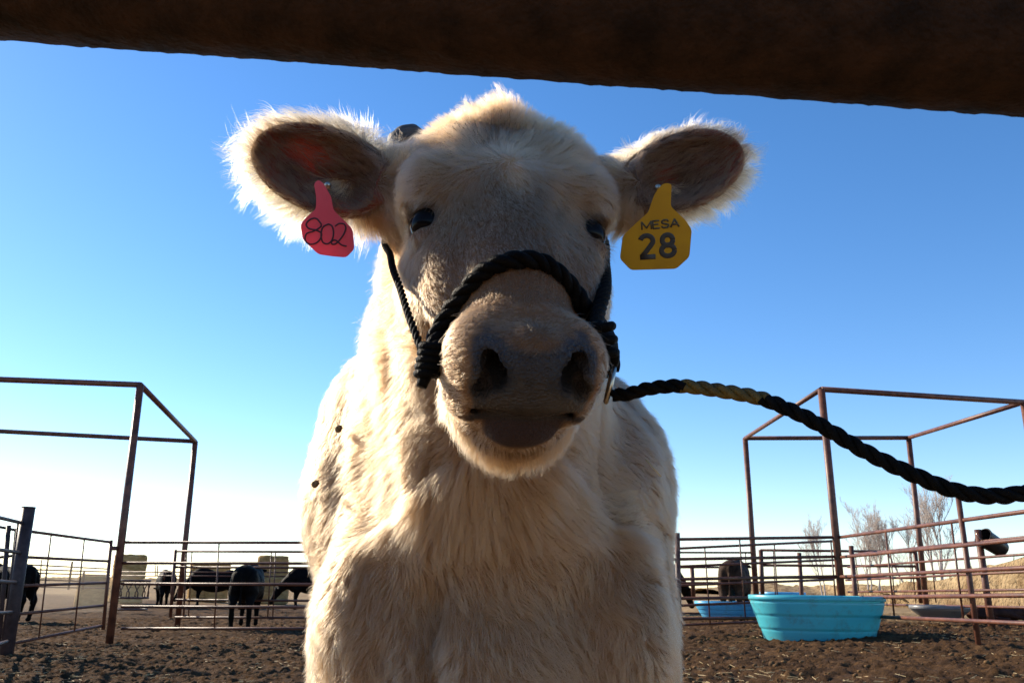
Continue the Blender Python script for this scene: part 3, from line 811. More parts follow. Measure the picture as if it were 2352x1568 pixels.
# ring feeder by the tall stack
p = gp(304, 27)
root = empty('hay_feeder', p, 'low ring feeder with slanted bars in front of the tall hay stack', 'feeder')
w_ = wid(33, 27); dkm = rustd
for z in (.12, .45, .95):
    mb = MB(); mb.tube([p + Vector((math.cos(t) * w_, math.sin(t) * w_, z)) for t in np.linspace(0, 2 * math.pi, 33)], .03, n=8, cap=False); mb.build('hoop', dkm, root)
for k in range(12):
    t = 2 * math.pi * k / 12; t2 = t + .22
    mb = MB(); mb.tube([p + Vector((math.cos(t) * w_, math.sin(t) * w_, .95)), p + Vector((math.cos(t) * w_, math.sin(t) * w_, .8)), p + Vector((math.cos(t2) * w_, math.sin(t2) * w_, .6)), p + Vector((math.cos(t2) * w_, math.sin(t2) * w_, .45))], .018, n=6); mb.build('bar', dkm, root)

# ================================================================== BARE TREES
barkm = noisy('bark', (.38, .32, .28), (.56, .49, .44), scale=6, rough=.9, bump=.6, bscale=30, bdist=.02)  # bark colour paled to suggest distance haze
def tree(px, top_py, base_py, Y, label, seed, spread=.42, multi=2):
    rnd = random.Random(seed)
    base = P(px, base_py, Y); base.z = min(base.z, gz(base.x, base.y) + .6); ht = P(px, top_py, Y).z - base.z
    root = empty('bare_tree', base, label, 'tree', 'bare trees beyond the right pens')
    tr, cr_ = MB(), MB()
    def grow(p, d, L_, r_, lv):
        pts = [p]; q = p.copy(); dd = d.copy(); n = 5
        for i in range(n):
            dd = (dd + Vector((rnd.gauss(0, .09), rnd.gauss(0, .09), .05 + rnd.gauss(0, .03)))).normalized(); q = q + dd * L_ / n; pts.append(q.copy())
        (tr if lv == 0 else cr_).tube(pts, r_, n=6 if lv < 2 else 3, r2=r_ * .35, cap=False)
        if lv >= 4: return
        kids = [9, 7, 5, 3][lv]
        for k in range(kids):
            t = rnd.uniform(.18 if lv else .22, .98); i = min(n - 1, int(t * n)); pp = pts[i].lerp(pts[i + 1], t * n - i)
            az = rnd.uniform(0, 6.283); sp = spread * rnd.uniform(.7, 1.5)
            ax2 = dd.orthogonal().normalized(); ax2.rotate(Matrix.Rotation(az, 3, dd))
            nd = (dd + ax2 * sp * 1.3 + Vector((0, 0, .45))).normalized()
            grow(pp, nd, L_ * rnd.uniform(.38, .62) * (1.15 - .4 * t), max(.0065, r_ * .40), lv + 1)
    for k in range(multi):
        az = 6.283 * k / multi + rnd.random(); d = Vector((math.cos(az) * .12, math.sin(az) * .12, 1)).normalized()
        grow(base + Vector((math.cos(az) * .12 * (multi > 1), math.sin(az) * .12, -.2)), d, ht * rnd.uniform(.72, .86), ht * .012, 0)
    tr.build('trunk', barkm, root); cr_.build('crown', barkm, root)
tree(ZB(838, 0)[0], ZB(0, 770)[1], ZB(0, 1110)[1], 62, 'faint slender bare tree just left of the right tall post', 3, .38, 2)
tree(ZB(1062, 0)[0], ZB(0, 735)[1], ZB(0, 1085)[1], 58, 'bare tree just right of the right tall post', 5, .45, 2)
tree(ZB(1118, 0)[0], ZB(0, 730)[1], ZB(0, 1085)[1], 59, 'bare tree close against the one right of the tall post, second from it', 6, .40, 2)
tree(ZB(1262, 0)[0], ZB(0, 700)[1], ZB(0, 1080)[1], 58, 'bare tree partly behind the thin third frame post', 9, .45, 2)
tree(ZB(1420, 0)[0], ZB(0, 632)[1], ZB(0, 1050)[1], 52, 'tallest bare tree, right of the third frame post', 12, .42, 3)

# dust kicked up by the cattle, hanging by the left hay bale
dm = bpy.data.materials.new('dust'); dm.use_nodes = True; nt = dm.node_tree; nt.nodes.remove(nt.nodes['Principled BSDF'])
pv = N(nt, 'ShaderNodeVolumePrincipled'); pv.inputs['Color'].default_value = (.85, .72, .55, 1); pv.inputs['Density'].default_value = .032; pv.inputs['Anisotropy'].default_value = .4
nt.links.new(pv.outputs[0], nt.nodes['Material Output'].inputs['Volume'])
for (px_, Yd, r3, dn_) in [(212, 27.5, (1.6, 2.4, .85), .07), (130, 27, (2.0, 1.2, .5), .04)]:
    bm = bmesh.new(); bmesh.ops.create_icosphere(bm, subdivisions=3, radius=1)
    for v in bm.verts:
        v.co *= 1 + .18 * noise.noise(v.co * 1.3 + Vector((px_, 0, 0))); v.co = Vector((v.co.x * r3[0], v.co.y * r3[1], v.co.z * r3[2]))
    me = bpy.data.meshes.new('dust_cloud'); bm.to_mesh(me); bm.free()
    o = link_mesh('dust_cloud', me, dm); p = gp(px_, Yd); o.location = p + Vector((0, 0, r3[2] * .75)); tag(o, 'pale dust hanging by the hay bales at the left', 'dust', kind='stuff')
# ================================================================== CALF
# head frame: s runs from the poll to the nose, n up out of the face, x to the picture's right
HP = np.array(P(1160, 246, .99))          # poll
HN = np.array(P(1212, 742, .735))          # top of the nose pad
s_ax = (HN - HP); HL = np.linalg.norm(s_ax); s_ax /= HL
n0 = np.array([.10, -.86, .50]); n_ax = n0 - s_ax * n0.dot(s_ax); n_ax /= np.linalg.norm(n_ax)
x_ax = np.cross(n_ax, s_ax) * 1.0
if x_ax[0] < 0: x_ax = -x_ax
HM = np.stack([x_ax, s_ax, n_ax], 1)
HS = HL / 44.0                              # centimetres of the head frame, scaled
def H(x, s_, n): return HP + HM @ (np.array([x, s_, n]) * HS)
def toH(V): return ((V - HP) @ HM) / HS

xs = np.concatenate([np.arange(-.46, .40, .0042)])
ys = np.concatenate([np.arange(.62, 1.25, .0042), np.arange(1.25, 1.45, .008), np.arange(1.45, 3.1, .018)])
zs = np.concatenate([np.arange(-.05, .76, .018), np.arange(.76, 1.0, .008), np.arange(1.0, 1.66, .0042)])
B = Field(xs, ys, zs)
hm = HM
def he(x, s_, n, rx, rs, rn, k=2.0, op='u', rot=None):
    M = HM if rot is None else HM @ rot
    B.ell(H(x, s_, n), np.array([rx, rs, rn]) * HS, M, k * HS, op)
def hc(a, b, ra, rb, k=2.0, op='u'): B.cone(H(*a), H(*b), ra * HS, rb * HS, k * HS, op)
def rz(a): c, s_ = math.cos(a), math.sin(a); return np.array([[c, -s_, 0], [s_, c, 0], [0, 0, 1]])
def rs_(a): c, s_ = math.cos(a), math.sin(a); return np.array([[c, 0, s_], [0, 1, 0], [-s_, 0, c]])

# body
bx = -.022
B.ell((bx, 2.15, .93), (.29, .75, .33), k=.08)
B.ell((bx, 1.62, .98), (.245, .34, .31), k=.08)
B.ell((bx, 1.40, .84), (.25, .22, .26), k=.06)
for q in (-1, 1):
    B.ell((bx + q * (.165 if q < 0 else .178), 1.43, .84), (.105 if q < 0 else .11, .17, .30), k=.05)
    B.ell((bx + q * .15, 2.75, .92), (.14, .25, .32), k=.05)
    B.cone((bx + q * .17, 1.45, .72), (bx + q * .165, 1.40, .42), .095, .055, k=.04)
    B.cone((bx + q * .165, 1.40, .42), (bx + q * .165, 1.44, .08), .05, .036, k=.02)
    B.ell((bx + q * .165, 1.42, .05), (.05, .065, .055), k=.02)
    B.cone((bx + q * .16, 2.72, .75), (bx + q * .17, 2.92, .50), .12, .06, k=.04)
    B.cone((bx + q * .17, 2.92, .50), (bx + q * .17, 2.84, .08), .05, .036, k=.02)
    B.ell((bx + q * .17, 2.82, .05), (.05, .065, .055), k=.02)
B.ell((bx - .02, 1.25, .80), (.13, .12, .19), k=.06)          # brisket
for q in (-1, 1):                                             # points of the shoulders
    B.ell((bx + q * .165, 1.275, .90), (.085, .085, .14), k=.045)
    B.cone((bx + q * .13, 1.25, 1.02), (bx + q * .20, 1.42, 1.18), .05, .05, k=.05)
# neck
B.ell((bx - .01, 1.64, 1.15), (.315, .32, .21), k=.08)
B.ell((bx - .02, 1.44, 1.09), (.295, .20, .20), k=.08)
B.ell((bx - .045, 1.50, 1.24), (.235, .26, .15), k=.08)
B.cone(H(0, 10, -17), (bx - .01, 1.32, 1.08), .10, .19, k=.05)
nb = H(0, 9, -13)
B.cone(nb, (bx, 1.50, 1.10), .112, .20, k=.05)
B.cone(H(-3.2, 8, -15), (bx - .06, 1.45, 1.14), .105, .19, k=.05)
B.cone(H(0, 14, -15), (bx, 1.35, .98), .08, .17, k=.06)
# skull
he(0, 12.5, -7.4, 10.3, 12, 8.0, k=2.2)
he(-.3, 2.6, -3.4, 4.6, 4.0, 4.2, k=3)
for q in (-1, 1):
    he(q * 4.4, 6.0, -4.8, 4.7, 5.2, 4.8, k=3)
    he(q * 6.8, 11, -5.2, 5, 8, 5, k=3)
    he(q * 9.0, 16.2, -4.3, 3.2, 4.6, 4.5, k=1.5)
    he(q * 6.0, 15.5, -1.9, 2.6, 4.0, 2.0, k=1.5)
    he(q * 7.6, 23, -12, 4.4, 9, 6.2, k=3)
    he(q * 7.0, 26.5, -6.9, 2.8, 9, 3.9, k=2.5)
hc((0, 18, -7), (0, 40, -6.2), 8.0, 5.6, k=2.3)
he(0, 30, -4.4, 4.2, 13, 4.9, k=1.6)
for q in (-1, 1):
    he(q * 5.0, 22.5, .4, 1.0, 4.0, 1.7, k=1.2, op='s', rot=rz(q * .3))     # crease on the inner side of each brow
# jaw
hc((0, 17, -16), (0, 41, -11.2), 5.8, 3.8, k=3)
for q in (-1, 1): hc((q * 5.4, 17, -16), (q * 2.4, 39, -11.4), 3.8, 3.0, k=2)
# muzzle
he(0.4, 42.3, -5.6, 6.8, 6.2, 4.9, k=1.8)
for q in (-1, 1):
    he(.3 + q * 4.0, 42.2, -6.8, 3.4, 5.4, 4.2, k=1.5)
    he(.3 + q * 4.2, 44.0, -3.9, 3.2, 4.0, 3.3, k=1.4)
    he(.3 + q * 4.6, 42.0, -9.0, 2.6, 4.6, 2.6, k=1.6)
    he(q * 3.9, 40, -12, 2.8, 5, 3.0, k=1.5)             # flews
he(0.3, 45.6, -3.9, 4.9, 3.3, 4.2, k=1.4)
he(0.3, 44.9, -9.8, 4.0, 4.0, 3.0, k=.7)                        # lower lip
he(0.1, 42.8, -13.0, 5.0, 5.0, 3.1, k=1.5)                       # chin
# mouth slit
for q in (-1, 1):
    hc((.3, 50, -7.0), (.3 + q * 4.4, 47.0, -7.9), .42, .40, k=.35, op='s')
    hc((.3 + q * 4.4, 47.0, -7.9), (.3 + q * 5.0, 44.5, -9.8), .34, .12, k=.35, op='s')
# nostrils: a comma opening to the side
for q in (-1, 1):
    he(.65 + q * 2.95, 46.4, -3.0, 1.0, 4.0, 1.25, k=.5, op='s', rot=rz(-q * .25) @ rs_(-q * .3))
    he(.65 + q * 3.9, 46.4, -1.9, .8, 1.4, .5, k=.7, op='s', rot=rs_(q * .55))
    he(.65 + q * 4.3, 47.2, -4.4, .6, 1.1, 1.1, k=.8, op='s', rot=rs_(-q * .4))
# eye sockets
EYE = {}
for q in (-1, 1):
    c = H(q * 9.2, 20.7, -5.1)
    EYE[q] = c
    B.ell(c + HM @ np.array([q * 1.3, .6, 1.0]) * HS, np.array([1.9, 2.1, 1.7]) * HS, HM, .9 * HS, 's')
    # lids
    B.ell(H(q * 9.5, 17.5, -4.1), np.array([2.0, .9, 2.0]) * HS, HM, .6 * HS)
    B.ell(H(q * 8.9, 23.7, -5.4), np.array([2.0, .8, 1.7]) * HS, HM, .6 * HS)
# ears -------------------------------------------------------------
EAR = {}
def ear(q, base, tip, hw, thick, stalk, nrm):
    base = np.array(base); tip = np.array(tip)
    a = tip - base; L = np.linalg.norm(a); a /= L
    nn = np.array(nrm, float); nn -= a * nn.dot(a); nn /= np.linalg.norm(nn)
    w = np.cross(nn, a)
    if w[2] < 0: w = -w
    c = (base + tip) / 2
    M = np.stack([a, w, nn], 1)
    B.cone(stalk, base + a * .035, .048, .036, k=.03)
    B.ell(c, (L / 2, hw, thick), M, .02)
    B.ell(c + nn * thick * .62 + a * .004, (L / 2 * .90, hw * .84, thick * 1.02), M, .006, 's')
    B.ell(c + nn * thick * .1 - a * L * .12 - w * hw * .15, (L * .25, hw * .42, thick * .85), M, .01, 's')
    EAR[q] = dict(c=c, a=a, w=w, n=nn, L=L, hw=hw, th=thick)
ear(-1, P(915, 450, 1.0), P(580, 335, .985), .057, .030, H(-8, 8.5, -8.5), (-.05, -.93, -.22))
ear(1, P(1420, 455, 1.02), P(1706, 340, 1.02), .053, .030, H(8.2, 8.5, -8.5), (.05, -.95, -.12))

V, F = B.mesh()
V = relax(V, F, 2)
# skin folds and unevenness
vn, fa = vnormals(V, F)
hV = toH(V)
headw = 1 - sstep(18, 26, -hV[:, 2]) 
headw[(V[:, 1] > 1.25)] = 0
bodyw = 1 - headw
d = bodyw * (hnoise(V * np.array([1.6, 1, .6]), 9, 3, 2) * .014 + np.maximum(0, .35 - np.abs(hnoise(V * np.array([1.5, 1, .45]), 7, 13, 1))) * -.016 * sstep(1.75, 1.45, V[:, 1]))
d -= bodyw * np.exp(-((V[:, 0] + .075 + .03 * np.sin(V[:, 2] * 9)) / .022) ** 2) * sstep(.98, .92, V[:, 2]) * sstep(1.4, 1.25, V[:, 1]) * .022
d += headw * hnoise(V, 22, 5, 2) * .0022
V = V + vn * d[:, None]
vn, fa = vnormals(V, F)
# ------------------------------------------------------------- coat colours
def calf_regions(V):
    """masks in the head frame: bare nose pad, lower lip, ear inside"""
    h = toH(V); x, s_, n = h[:, 0] - .65, h[:, 1], h[:, 2]
    near = sstep(1.3, 1.22, V[:, 1]) * (V[:, 2] > 1.0)
    wob = hnoise(V, 60, 2, 2) * .35
    u = s_ - n                      # runs over the rounded front
    pad = sstep(45.0, 45.8, s_ + wob + .15 * np.abs(n + 3)) * sstep(5.7, 5.1, np.abs(x) + wob + .10 * np.maximum(0, -4 - n) ) * sstep(-7.9, -7.2, n)
    pad = pad * near * sstep(-.15, -.6, n + .0 * wob + .035 * x * x * 0)
    lip = sstep(46.0, 47.0, s_ + wob) * sstep(4.1, 3.4, np.abs(x + .3) + wob + .12 * np.maximum(0, -9 - n)) * sstep(-7.2, -7.6, n) * sstep(-11.6, -10.6, n + wob) * near
    slit = sstep(.9, .3, np.abs(n + 7.3 + .06 * x * x)) * sstep(42, 45, s_) * sstep(6.2, 5, np.abs(x)) * near
    nos = np.zeros(len(V))
    for q in (-1, 1):
        d = ((x - q * 2.85) / 1.3) ** 2 + ((n + 3.0) / 1.7) ** 2
        nos = np.maximum(nos, sstep(1.25, .8, d) * sstep(40, 43, s_) * near)
    wing = np.zeros(len(V))
    for q in (-1, 1):
        d = ((x - q * 4.1) / 1.5) ** 2 + ((n + 3.9) / 3.4) ** 2
        wing = np.maximum(wing, sstep(1.2, .75, d + wob * .4) * sstep(43.2, 44.6, s_) * near)
    pad = np.maximum(pad, wing * .95)
    earin = np.zeros(len(V)); eary = np.zeros(len(V)); earm = np.zeros(len(V))
    for q, E in EAR.items():
        r = V - E['c']
        a = r @ E['a'] / (E['L'] / 2); w = r @ E['w'] / E['hw']; nn = r @ E['n'] / E['th']
        d2 = a * a + w * w
        earm = np.maximum(earm, sstep(1.5, 1.1, d2) * (np.abs(nn) < 1.6))
        m = sstep(.98, .84, d2) * (nn > -.7) * (nn < 1.2)
        earin = np.maximum(earin, m)
    eye = np.zeros(len(V))
    for q, c in EYE.items():
        eye = np.maximum(eye, sstep(.034, .024, np.linalg.norm(V - c, axis=1)))
    return dict(pad=pad, lip=lip, slit=slit, nos=nos, earin=earin, earm=earm, eye=eye, near=near, h=h)

def stalk(V):
    """mask of the shade painted brown between the head and each ear"""
    stk = np.zeros(len(V))
    for (px_, py_, rd_) in ((868, 440, .040), (1440, 455, .038), (880, 500, .03), (1425, 500, .028)):
        c_ = np.array(P(px_, py_, 1.0)); dd_ = V - c_
        stk = np.maximum(stk, np.exp(-((dd_[:, 0] / rd_) ** 2 + (dd_[:, 2] / rd_) ** 2) ** 1.5) * (np.abs(dd_[:, 1]) < .09))
    return stk

def coat_colour(V, rg):
    cream = np.array([.27, .145, .068]); 
    c = np.ones((len(V), 1)) * cream
    # dirt and darker hair, plus shade painted brown at the ear stalks
    h = rg['h']; near = rg['near']
    dirt = sstep(.0, .7, hnoise(V, 9, 11, 3)) * .35
    blot = sstep(.1, .7, hnoise(V * np.array([1, 1, .5]), 11, 17, 3)) * .5
    dirt = np.maximum(dirt, blot)
    bridge = near * sstep(6.5, 2.5, np.abs(h[:, 0])) * sstep(15, 23, h[:, 1]) * (h[:, 2] > -6) * .42
    bridge = np.maximum(bridge, near * sstep(4, 9, np.abs(h[:, 0])) * sstep(4, 14, h[:, 1]) * sstep(28, 20, h[:, 1]) * .14)
    streak = near * np.exp(-((h[:, 0] - .1) / 1.3) ** 2) * sstep(3, 8, h[:, 1]) * sstep(22, 15, h[:, 1])
    pollm = near * np.exp(-((h[:, 0] + .5) / 2.6) ** 2 - ((h[:, 1] - 7.0) / 3.4) ** 2) * .9
    tear = np.zeros(len(V))
    for q in (-1, 1):
        tear = np.maximum(tear, near * np.exp(-((np.abs(h[:, 0]) - 8.6) / .7) ** 2 - ((h[:, 1] - 24.5) / 2.2) ** 2) * sstep(-.2, .5, hnoise(V, 90, 5, 2)) * (np.sign(h[:, 0]) == q) * (.9 if q > 0 else .25))
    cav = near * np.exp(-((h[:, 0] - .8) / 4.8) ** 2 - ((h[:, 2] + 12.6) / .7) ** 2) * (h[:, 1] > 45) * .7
    muzz = near * sstep(43.0, 45.4, h[:, 1]) * (h[:, 2] < .5) * (h[:, 2] > -8) * sstep(5.4, 4.2, np.abs(h[:, 0] - .65)) * .6
    stk = stalk(V)
    bl = np.exp(-((h[:, 0] - .1 - .02 * (h[:, 1] - 14)) / 1.5) ** 2) * sstep(9, 13, h[:, 1]) * sstep(25, 19, h[:, 1])  # pale blaze, with its sunlit patch painted into the coat
    bridge = bridge * (1 - .9 * bl); streak = np.maximum(streak, near * bl)
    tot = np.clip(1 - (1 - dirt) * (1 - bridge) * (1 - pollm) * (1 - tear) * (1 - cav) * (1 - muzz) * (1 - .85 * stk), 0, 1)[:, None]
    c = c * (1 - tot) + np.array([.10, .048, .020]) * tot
    c = c * (1 - .55 * pollm / .9)[:, None]
    c = c * (1 + .9 * streak)[:, None]
    return np.clip(c, 0, .9)

rg = calf_regions(V)
C = coat_colour(V, rg) * .9
def mixc(C, m, col): m = m[:, None]; return C * (1 - m) + np.array(col) * m
mott = (.8 + .5 * hnoise(V, 120, 4, 2))[:, None]
C = mixc(C, rg['pad'], (.034, .023, .018))
padv = sstep(.3, .8, rg['pad'])[:, None]
C = C * (1 - padv) + C * mott * padv
topd = rg['pad'] * sstep(-3.2, -1.6, rg['h'][:, 2])
C = mixc(C, topd * .7, (.024, .022, .026))
C = mixc(C, rg['lip'], (.030, .010, .006))
C = mixc(C, rg['slit'], (.02, .012, .01))
C = mixc(C, rg['nos'], (.012, .009, .009))
C = mixc(C, rg['eye'] * .8, (.06, .045, .035))
en = hnoise(V, 30, 9, 2)
C = mixc(C, rg['earin'], (.055, .027, .018))
redp = rg['earin'] * np.exp(-(np.linalg.norm(V - np.array(P(705, 360, 1.0)), axis=1) / .028) ** 2) 
redp = np.maximum(redp, rg['earin'] * np.exp(-(np.linalg.norm(V - np.array(P(782, 474, 1.0)), axis=1) / .015) ** 2))
redp = np.maximum(redp, .3 * rg['earin'] * sstep(-.1, .4, hnoise(V, 18, 9, 2)))
C = mixc(C, redp * .9, (.55, .06, .03))  # red skin, deepened to imitate sun glowing through the ear
C = mixc(C, rg['earin'] * np.exp(-(np.linalg.norm(V - np.array(P(668, 388, 1.0)), axis=1) / .017) ** 2), (.015, .012, .012))
bare = np.clip(rg['pad'] + rg['lip'] + rg['slit'] + rg['nos'], 0, 1)
wetm = np.clip(rg['pad'] + .5 * rg['nos'], 0, 1) * (1 - rg['lip'])

# fine wrinkles of the bare nose skin
fineb = rg['pad'] * (np.abs(hnoise(V, 230, 8, 1)) * -.0011)
V = V + vn * fineb[:, None]

def col_attr(me, C, name='col'):
    a = me.attributes.new(name, 'FLOAT_COLOR', 'POINT')
    a.data.foreach_set('color', np.concatenate([C, np.ones((len(C), 1))], 1).astype(np.float32).ravel())
def f_attr(me, f, name):
    a = me.attributes.new(name, 'FLOAT', 'POINT'); a.data.foreach_set('value', f.astype(np.float32))

hide, nt, bs = new_mat('calf_hide')
at = N(nt, 'ShaderNodeAttribute', attribute_name='col')
wet = N(nt, 'ShaderNodeAttribute', attribute_name='wet')
nt.links.new(at.outputs['Color'], bs.inputs['Base Color']); bs.inputs['Specular IOR Level'].default_value = .5
rr = N(nt, 'ShaderNodeMapRange'); nt.links.new(wet.outputs['Fac'], rr.inputs[0]); rr.inputs[3].default_value = .9; rr.inputs[4].default_value = .25
nt.links.new(rr.outputs[0], bs.inputs['Roughness'])
tc = N(nt, 'ShaderNodeTexCoord')
vo = N(nt, 'ShaderNodeTexVoronoi', Scale=330.0)
n3 = N(nt, 'ShaderNodeTexNoise', Scale=900.0)
nt.links.new(tc.outputs['Object'], vo.inputs['Vector']); nt.links.new(tc.outputs['Object'], n3.inputs['Vector'])
ad = N(nt, 'ShaderNodeMath', operation='ADD'); nt.links.new(vo.outputs[0], ad.inputs[0]); nt.links.new(n3.outputs[0], ad.inputs[1])
bp = N(nt, 'ShaderNodeBump', Strength=.9, Distance=.003)
nt.links.new(ad.outputs[0], bp.inputs['Height']); nt.links.new(bp.outputs[0], bs.inputs['Normal'])
ein = N(nt, 'ShaderNodeAttribute', attribute_name='thin')
trn = N(nt, 'ShaderNodeBsdfTranslucent'); trn.inputs[0].default_value = (.9, .12, .04, 1)
mxs = N(nt, 'ShaderNodeMixShader'); om = nt.nodes['Material Output']
ml = N(nt, 'ShaderNodeMath', operation='MULTIPLY'); ml.inputs[1].default_value = .2
nt.links.new(ein.outputs['Fac'], ml.inputs[0]); nt.links.new(ml.outputs[0], mxs.inputs[0])
nt.links.new(bs.outputs[0], mxs.inputs[1]); nt.links.new(trn.outputs[0], mxs.inputs[2]); nt.links.new(mxs.outputs[0], om.inputs[0])

calf = empty('calf', (bx, 1.45, gz(0, 1.4)), 'shaggy cream calf in a black rope halter facing the camera, one tag in each ear', 'calf')
body = np_mesh('body', V, F, hide, calf)
col_attr(body.data, C); f_attr(body.data, wetm, 'wet'); f_attr(body.data, redp, 'thin')
BV = BVHTree.FromPolygons([tuple(v) for v in V], [tuple(f) for f in F])
def cast(px, py):
    d = Vector(ray(px, py)).normalized()
    h = BV.ray_cast(Vector(CAM), d)
    return h[0], h[1]
def near_surf(p):
    h = BV.find_nearest(Vector(p)); return h[0], h[1]

# ------------------------------------------------------------- eyes and horn
em, nt, b = new_mat('eye_dark')
b.inputs['Base Color'].default_value = (.006, .005, .005, 1); b.inputs['Roughness'].default_value = .08
b.inputs['Specular IOR Level'].default_value = .08
for q, c in EYE.items():
    mb = bmesh.new(); bmesh.ops.create_uvsphere(mb, u_segments=28, v_segments=20, radius=.0200)
    me = bpy.data.meshes.new('eye'); mb.to_mesh(me); mb.free()
    o = link_mesh('eye', me, em, calf); o.location = Vector(c + HM @ np.array([-q * .1, .25, -.05]) * HS)
hornm = noisy('horn_grey', (.03, .028, .027), (.11, .10, .09), scale=30, rough=.6, bump=.5, bscale=60, bdist=.004, stretch=(1, 1, 4))
hp = Vector(P(936, 330, 1.05))
mb = bmesh.new(); bmesh.ops.create_uvsphere(mb, u_segments=28, v_segments=18, radius=1)
for v in mb.verts:
    c = v.co.copy(); k = noise.noise(c * 2.2) * .10
    v.co = Vector((c.x * .030, c.y * .030, c.z * .0235)) * (1 + k)
me = bpy.data.meshes.new('horn_bud'); mb.to_mesh(me); mb.free()
o = link_mesh('horn_bud', me, hornm, calf); o.location = hp; o.rotation_euler = (0, R(-18), 0)

# ------------------------------------------------------------- fur
def build_fur():
    vn_, fa_ = vnormals(V, F)
    fc = V[F].mean(1)
    rf = {k: v[F].mean(1) for k, v in rg.items()}
    fb = bare[F].mean(1); fe = rf['earin']; fm = rf['earm']; fey = rf['eye']
    hc_ = rf['h']; nearf = rf['near'] > .5
    dens = np.ones(len(F)) * 1.0
    dens[fc[:, 1] > 1.9] = .22
    dens[fc[:, 2] < .7] = .22
    dens[nearf] = 3.0
    dens *= np.clip(1 - 1.3 * fb, .0, 1)
    dens[(fe > .4)] *= .55
    dens[(fm > .3) & (fe < .4)] = 3.4
    dens *= np.where(fey > .25, .0, 1)
    dens *= 1 - .7 * redp[F].mean(1)
    w = fa_ * dens; w /= w.sum()
    NH = 700000
    fi = rng.choice(len(F), NH, p=w)
    u, v = rng.random((2, NH))
    wts = np.stack([(1 - u) * (1 - v), u * (1 - v), u * v, (1 - u) * v], 1)[:, :, None]
    Q = F[fi]
    root = (V[Q] * wts).sum(1)
    nrm = (vn_[Q] * wts).sum(1); nrm /= np.linalg.norm(nrm, axis=1)[:, None]
    r = calf_regions(root)
    h = r['h']; nearr = r['near'] > .5
    earm = r['earm']; earin = r['earin']
    colr = coat_colour(root, r)
    fr_ = (earm * (1 - earin) * .8 * np.clip(1 - 1.5 * stalk(root), 0, 1))[:, None]; colr = colr * (1 - fr_) + np.array([.60, .43, .25]) * fr_  # ear fringe colour lightened to stand for backlight through the hair
    em_ = (earin * .85)[:, None]; colr = colr * (1 - em_) + np.array([.045, .022, .013]) * em_
    # lengths
    L = np.full(NH, .030)
    L[root[:, 2] < .6] = .018
    L = np.where(root[:, 1] > 1.9, .035, L)
    face = np.full(NH, .011)
    face += .007 * sstep(14, 4, h[:, 1]) + .007 * sstep(30, 24, h[:, 1]) + .012 * sstep(-10, -18, h[:, 2]) + .006 * np.exp(-((h[:, 1] - 14) / 7) ** 2)
    face = np.where((h[:, 1] > 36), .0075, face)
    face = face + .016 * sstep(-11.3, -13.2, h[:, 2]) * (h[:, 1] > 30)
    tuft = np.exp(-((h[:, 0] + .2) / 2.0) ** 2 - ((h[:, 1] - 1.5) / 3.5) ** 2) + .9 * np.exp(-((h[:, 0] + 4.2) / .7) ** 2 - ((h[:, 1] - 3.0) / 1.4) ** 2)
    tuft = tuft * nearr
    face = np.where(h[:, 1] < 9, np.minimum(face, .018), face) + .019 * tuft
    L = np.where(nearr, face, L)
    isear = earm > .3
    L = np.where(isear, np.where(earin > .4, .022, np.where(root[:, 0] < 0, .048, .036)), L)
    L *= .5 + .8 * rng.random(NH)
    wsk = nearr & (rng.random(NH) < .008) & (h[:, 1] > 38) & (np.abs(h[:, 2] + 8) < 7)
    L = np.where(wsk, .024, L)
    # combing directions
    D = np.zeros((NH, 3))
    lat = np.sign(root[:, 0] - bx) * sstep(.0, .2, np.abs(root[:, 0] - bx))
    D += np.array([0, .25, -1.0]); D[:, 0] += lat * .35
    hl = np.zeros((NH, 3))
    ds = h[:, 1] - 16.0
    hl[:, 0] = h[:, 0] / 6.0 * sstep(24, 14, h[:, 1]) ; hl[:, 1] = np.clip(ds / 5.0, -1.3, 1)
    side = sstep(-5, -10, h[:, 2])
    hl[:, 2] = -.6 * side
    hl[:, 1] = hl[:, 1] * (1 - .8 * side) - .3 * side
    mz = sstep(38, 42, h[:, 1])
    hl = hl * (1 - mz)[:, None] + mz[:, None] * np.stack([h[:, 0] * .22, -.25 + 0 * ds, -.9 + 0 * ds], 1)
    ch = sstep(-10.5, -12.5, h[:, 2]) * (h[:, 1] > 30)
    hl = hl * (1 - ch)[:, None] + ch[:, None] * np.stack([h[:, 0] * .12, .55 + 0 * ds, -.9 + 0 * ds], 1)
    Dh = hl @ HM.T
    D = np.where(nearr[:, None], Dh, D)
    for q, E in EAR.items():
        rr_ = root - E['c']
        a = rr_ @ E['a'] / (E['L'] / 2); w_ = rr_ @ E['w'] / E['hw']
        m = (a * a + w_ * w_ < 1.7) & isear
        rad = E['a'][None] * (a * 1.0 + .35)[:, None] + E['w'][None] * (w_ * 1.25)[:, None] - E['n'][None] * .15
        ins = E['a'][None] * 1.0 + E['w'][None] * (-.2 * w_ + .25)[:, None] + E['n'][None] * .1
        De = np.where((earin > .4)[:, None], ins, rad)
        D[m] = De[m]
    # clumps
    NC = NH // 24
    gi = rng.choice(NH, NC, replace=False)
    kd = KDTree(NC)
    for j, g in enumerate(gi): kd.insert(root[g], j)
    kd.balance()
    own = np.fromiter((kd.find(p)[1] for p in root), int, NH)
    G = gi[own]
    # swirl by clump
    sw = np.stack([hnoise(root[G], 7, 40 + i, 3) * 1.1 + .6 * hnoise(root, 26, 50 + i, 1) for i in range(3)], 1)
    amp = np.where(nearr, .55, 1.0); amp = np.where(isear, .35, amp)
    cl = rng.normal(size=(NC, 3))[own]
    dn = np.linalg.norm(D, axis=1)[:, None] + 1e-6
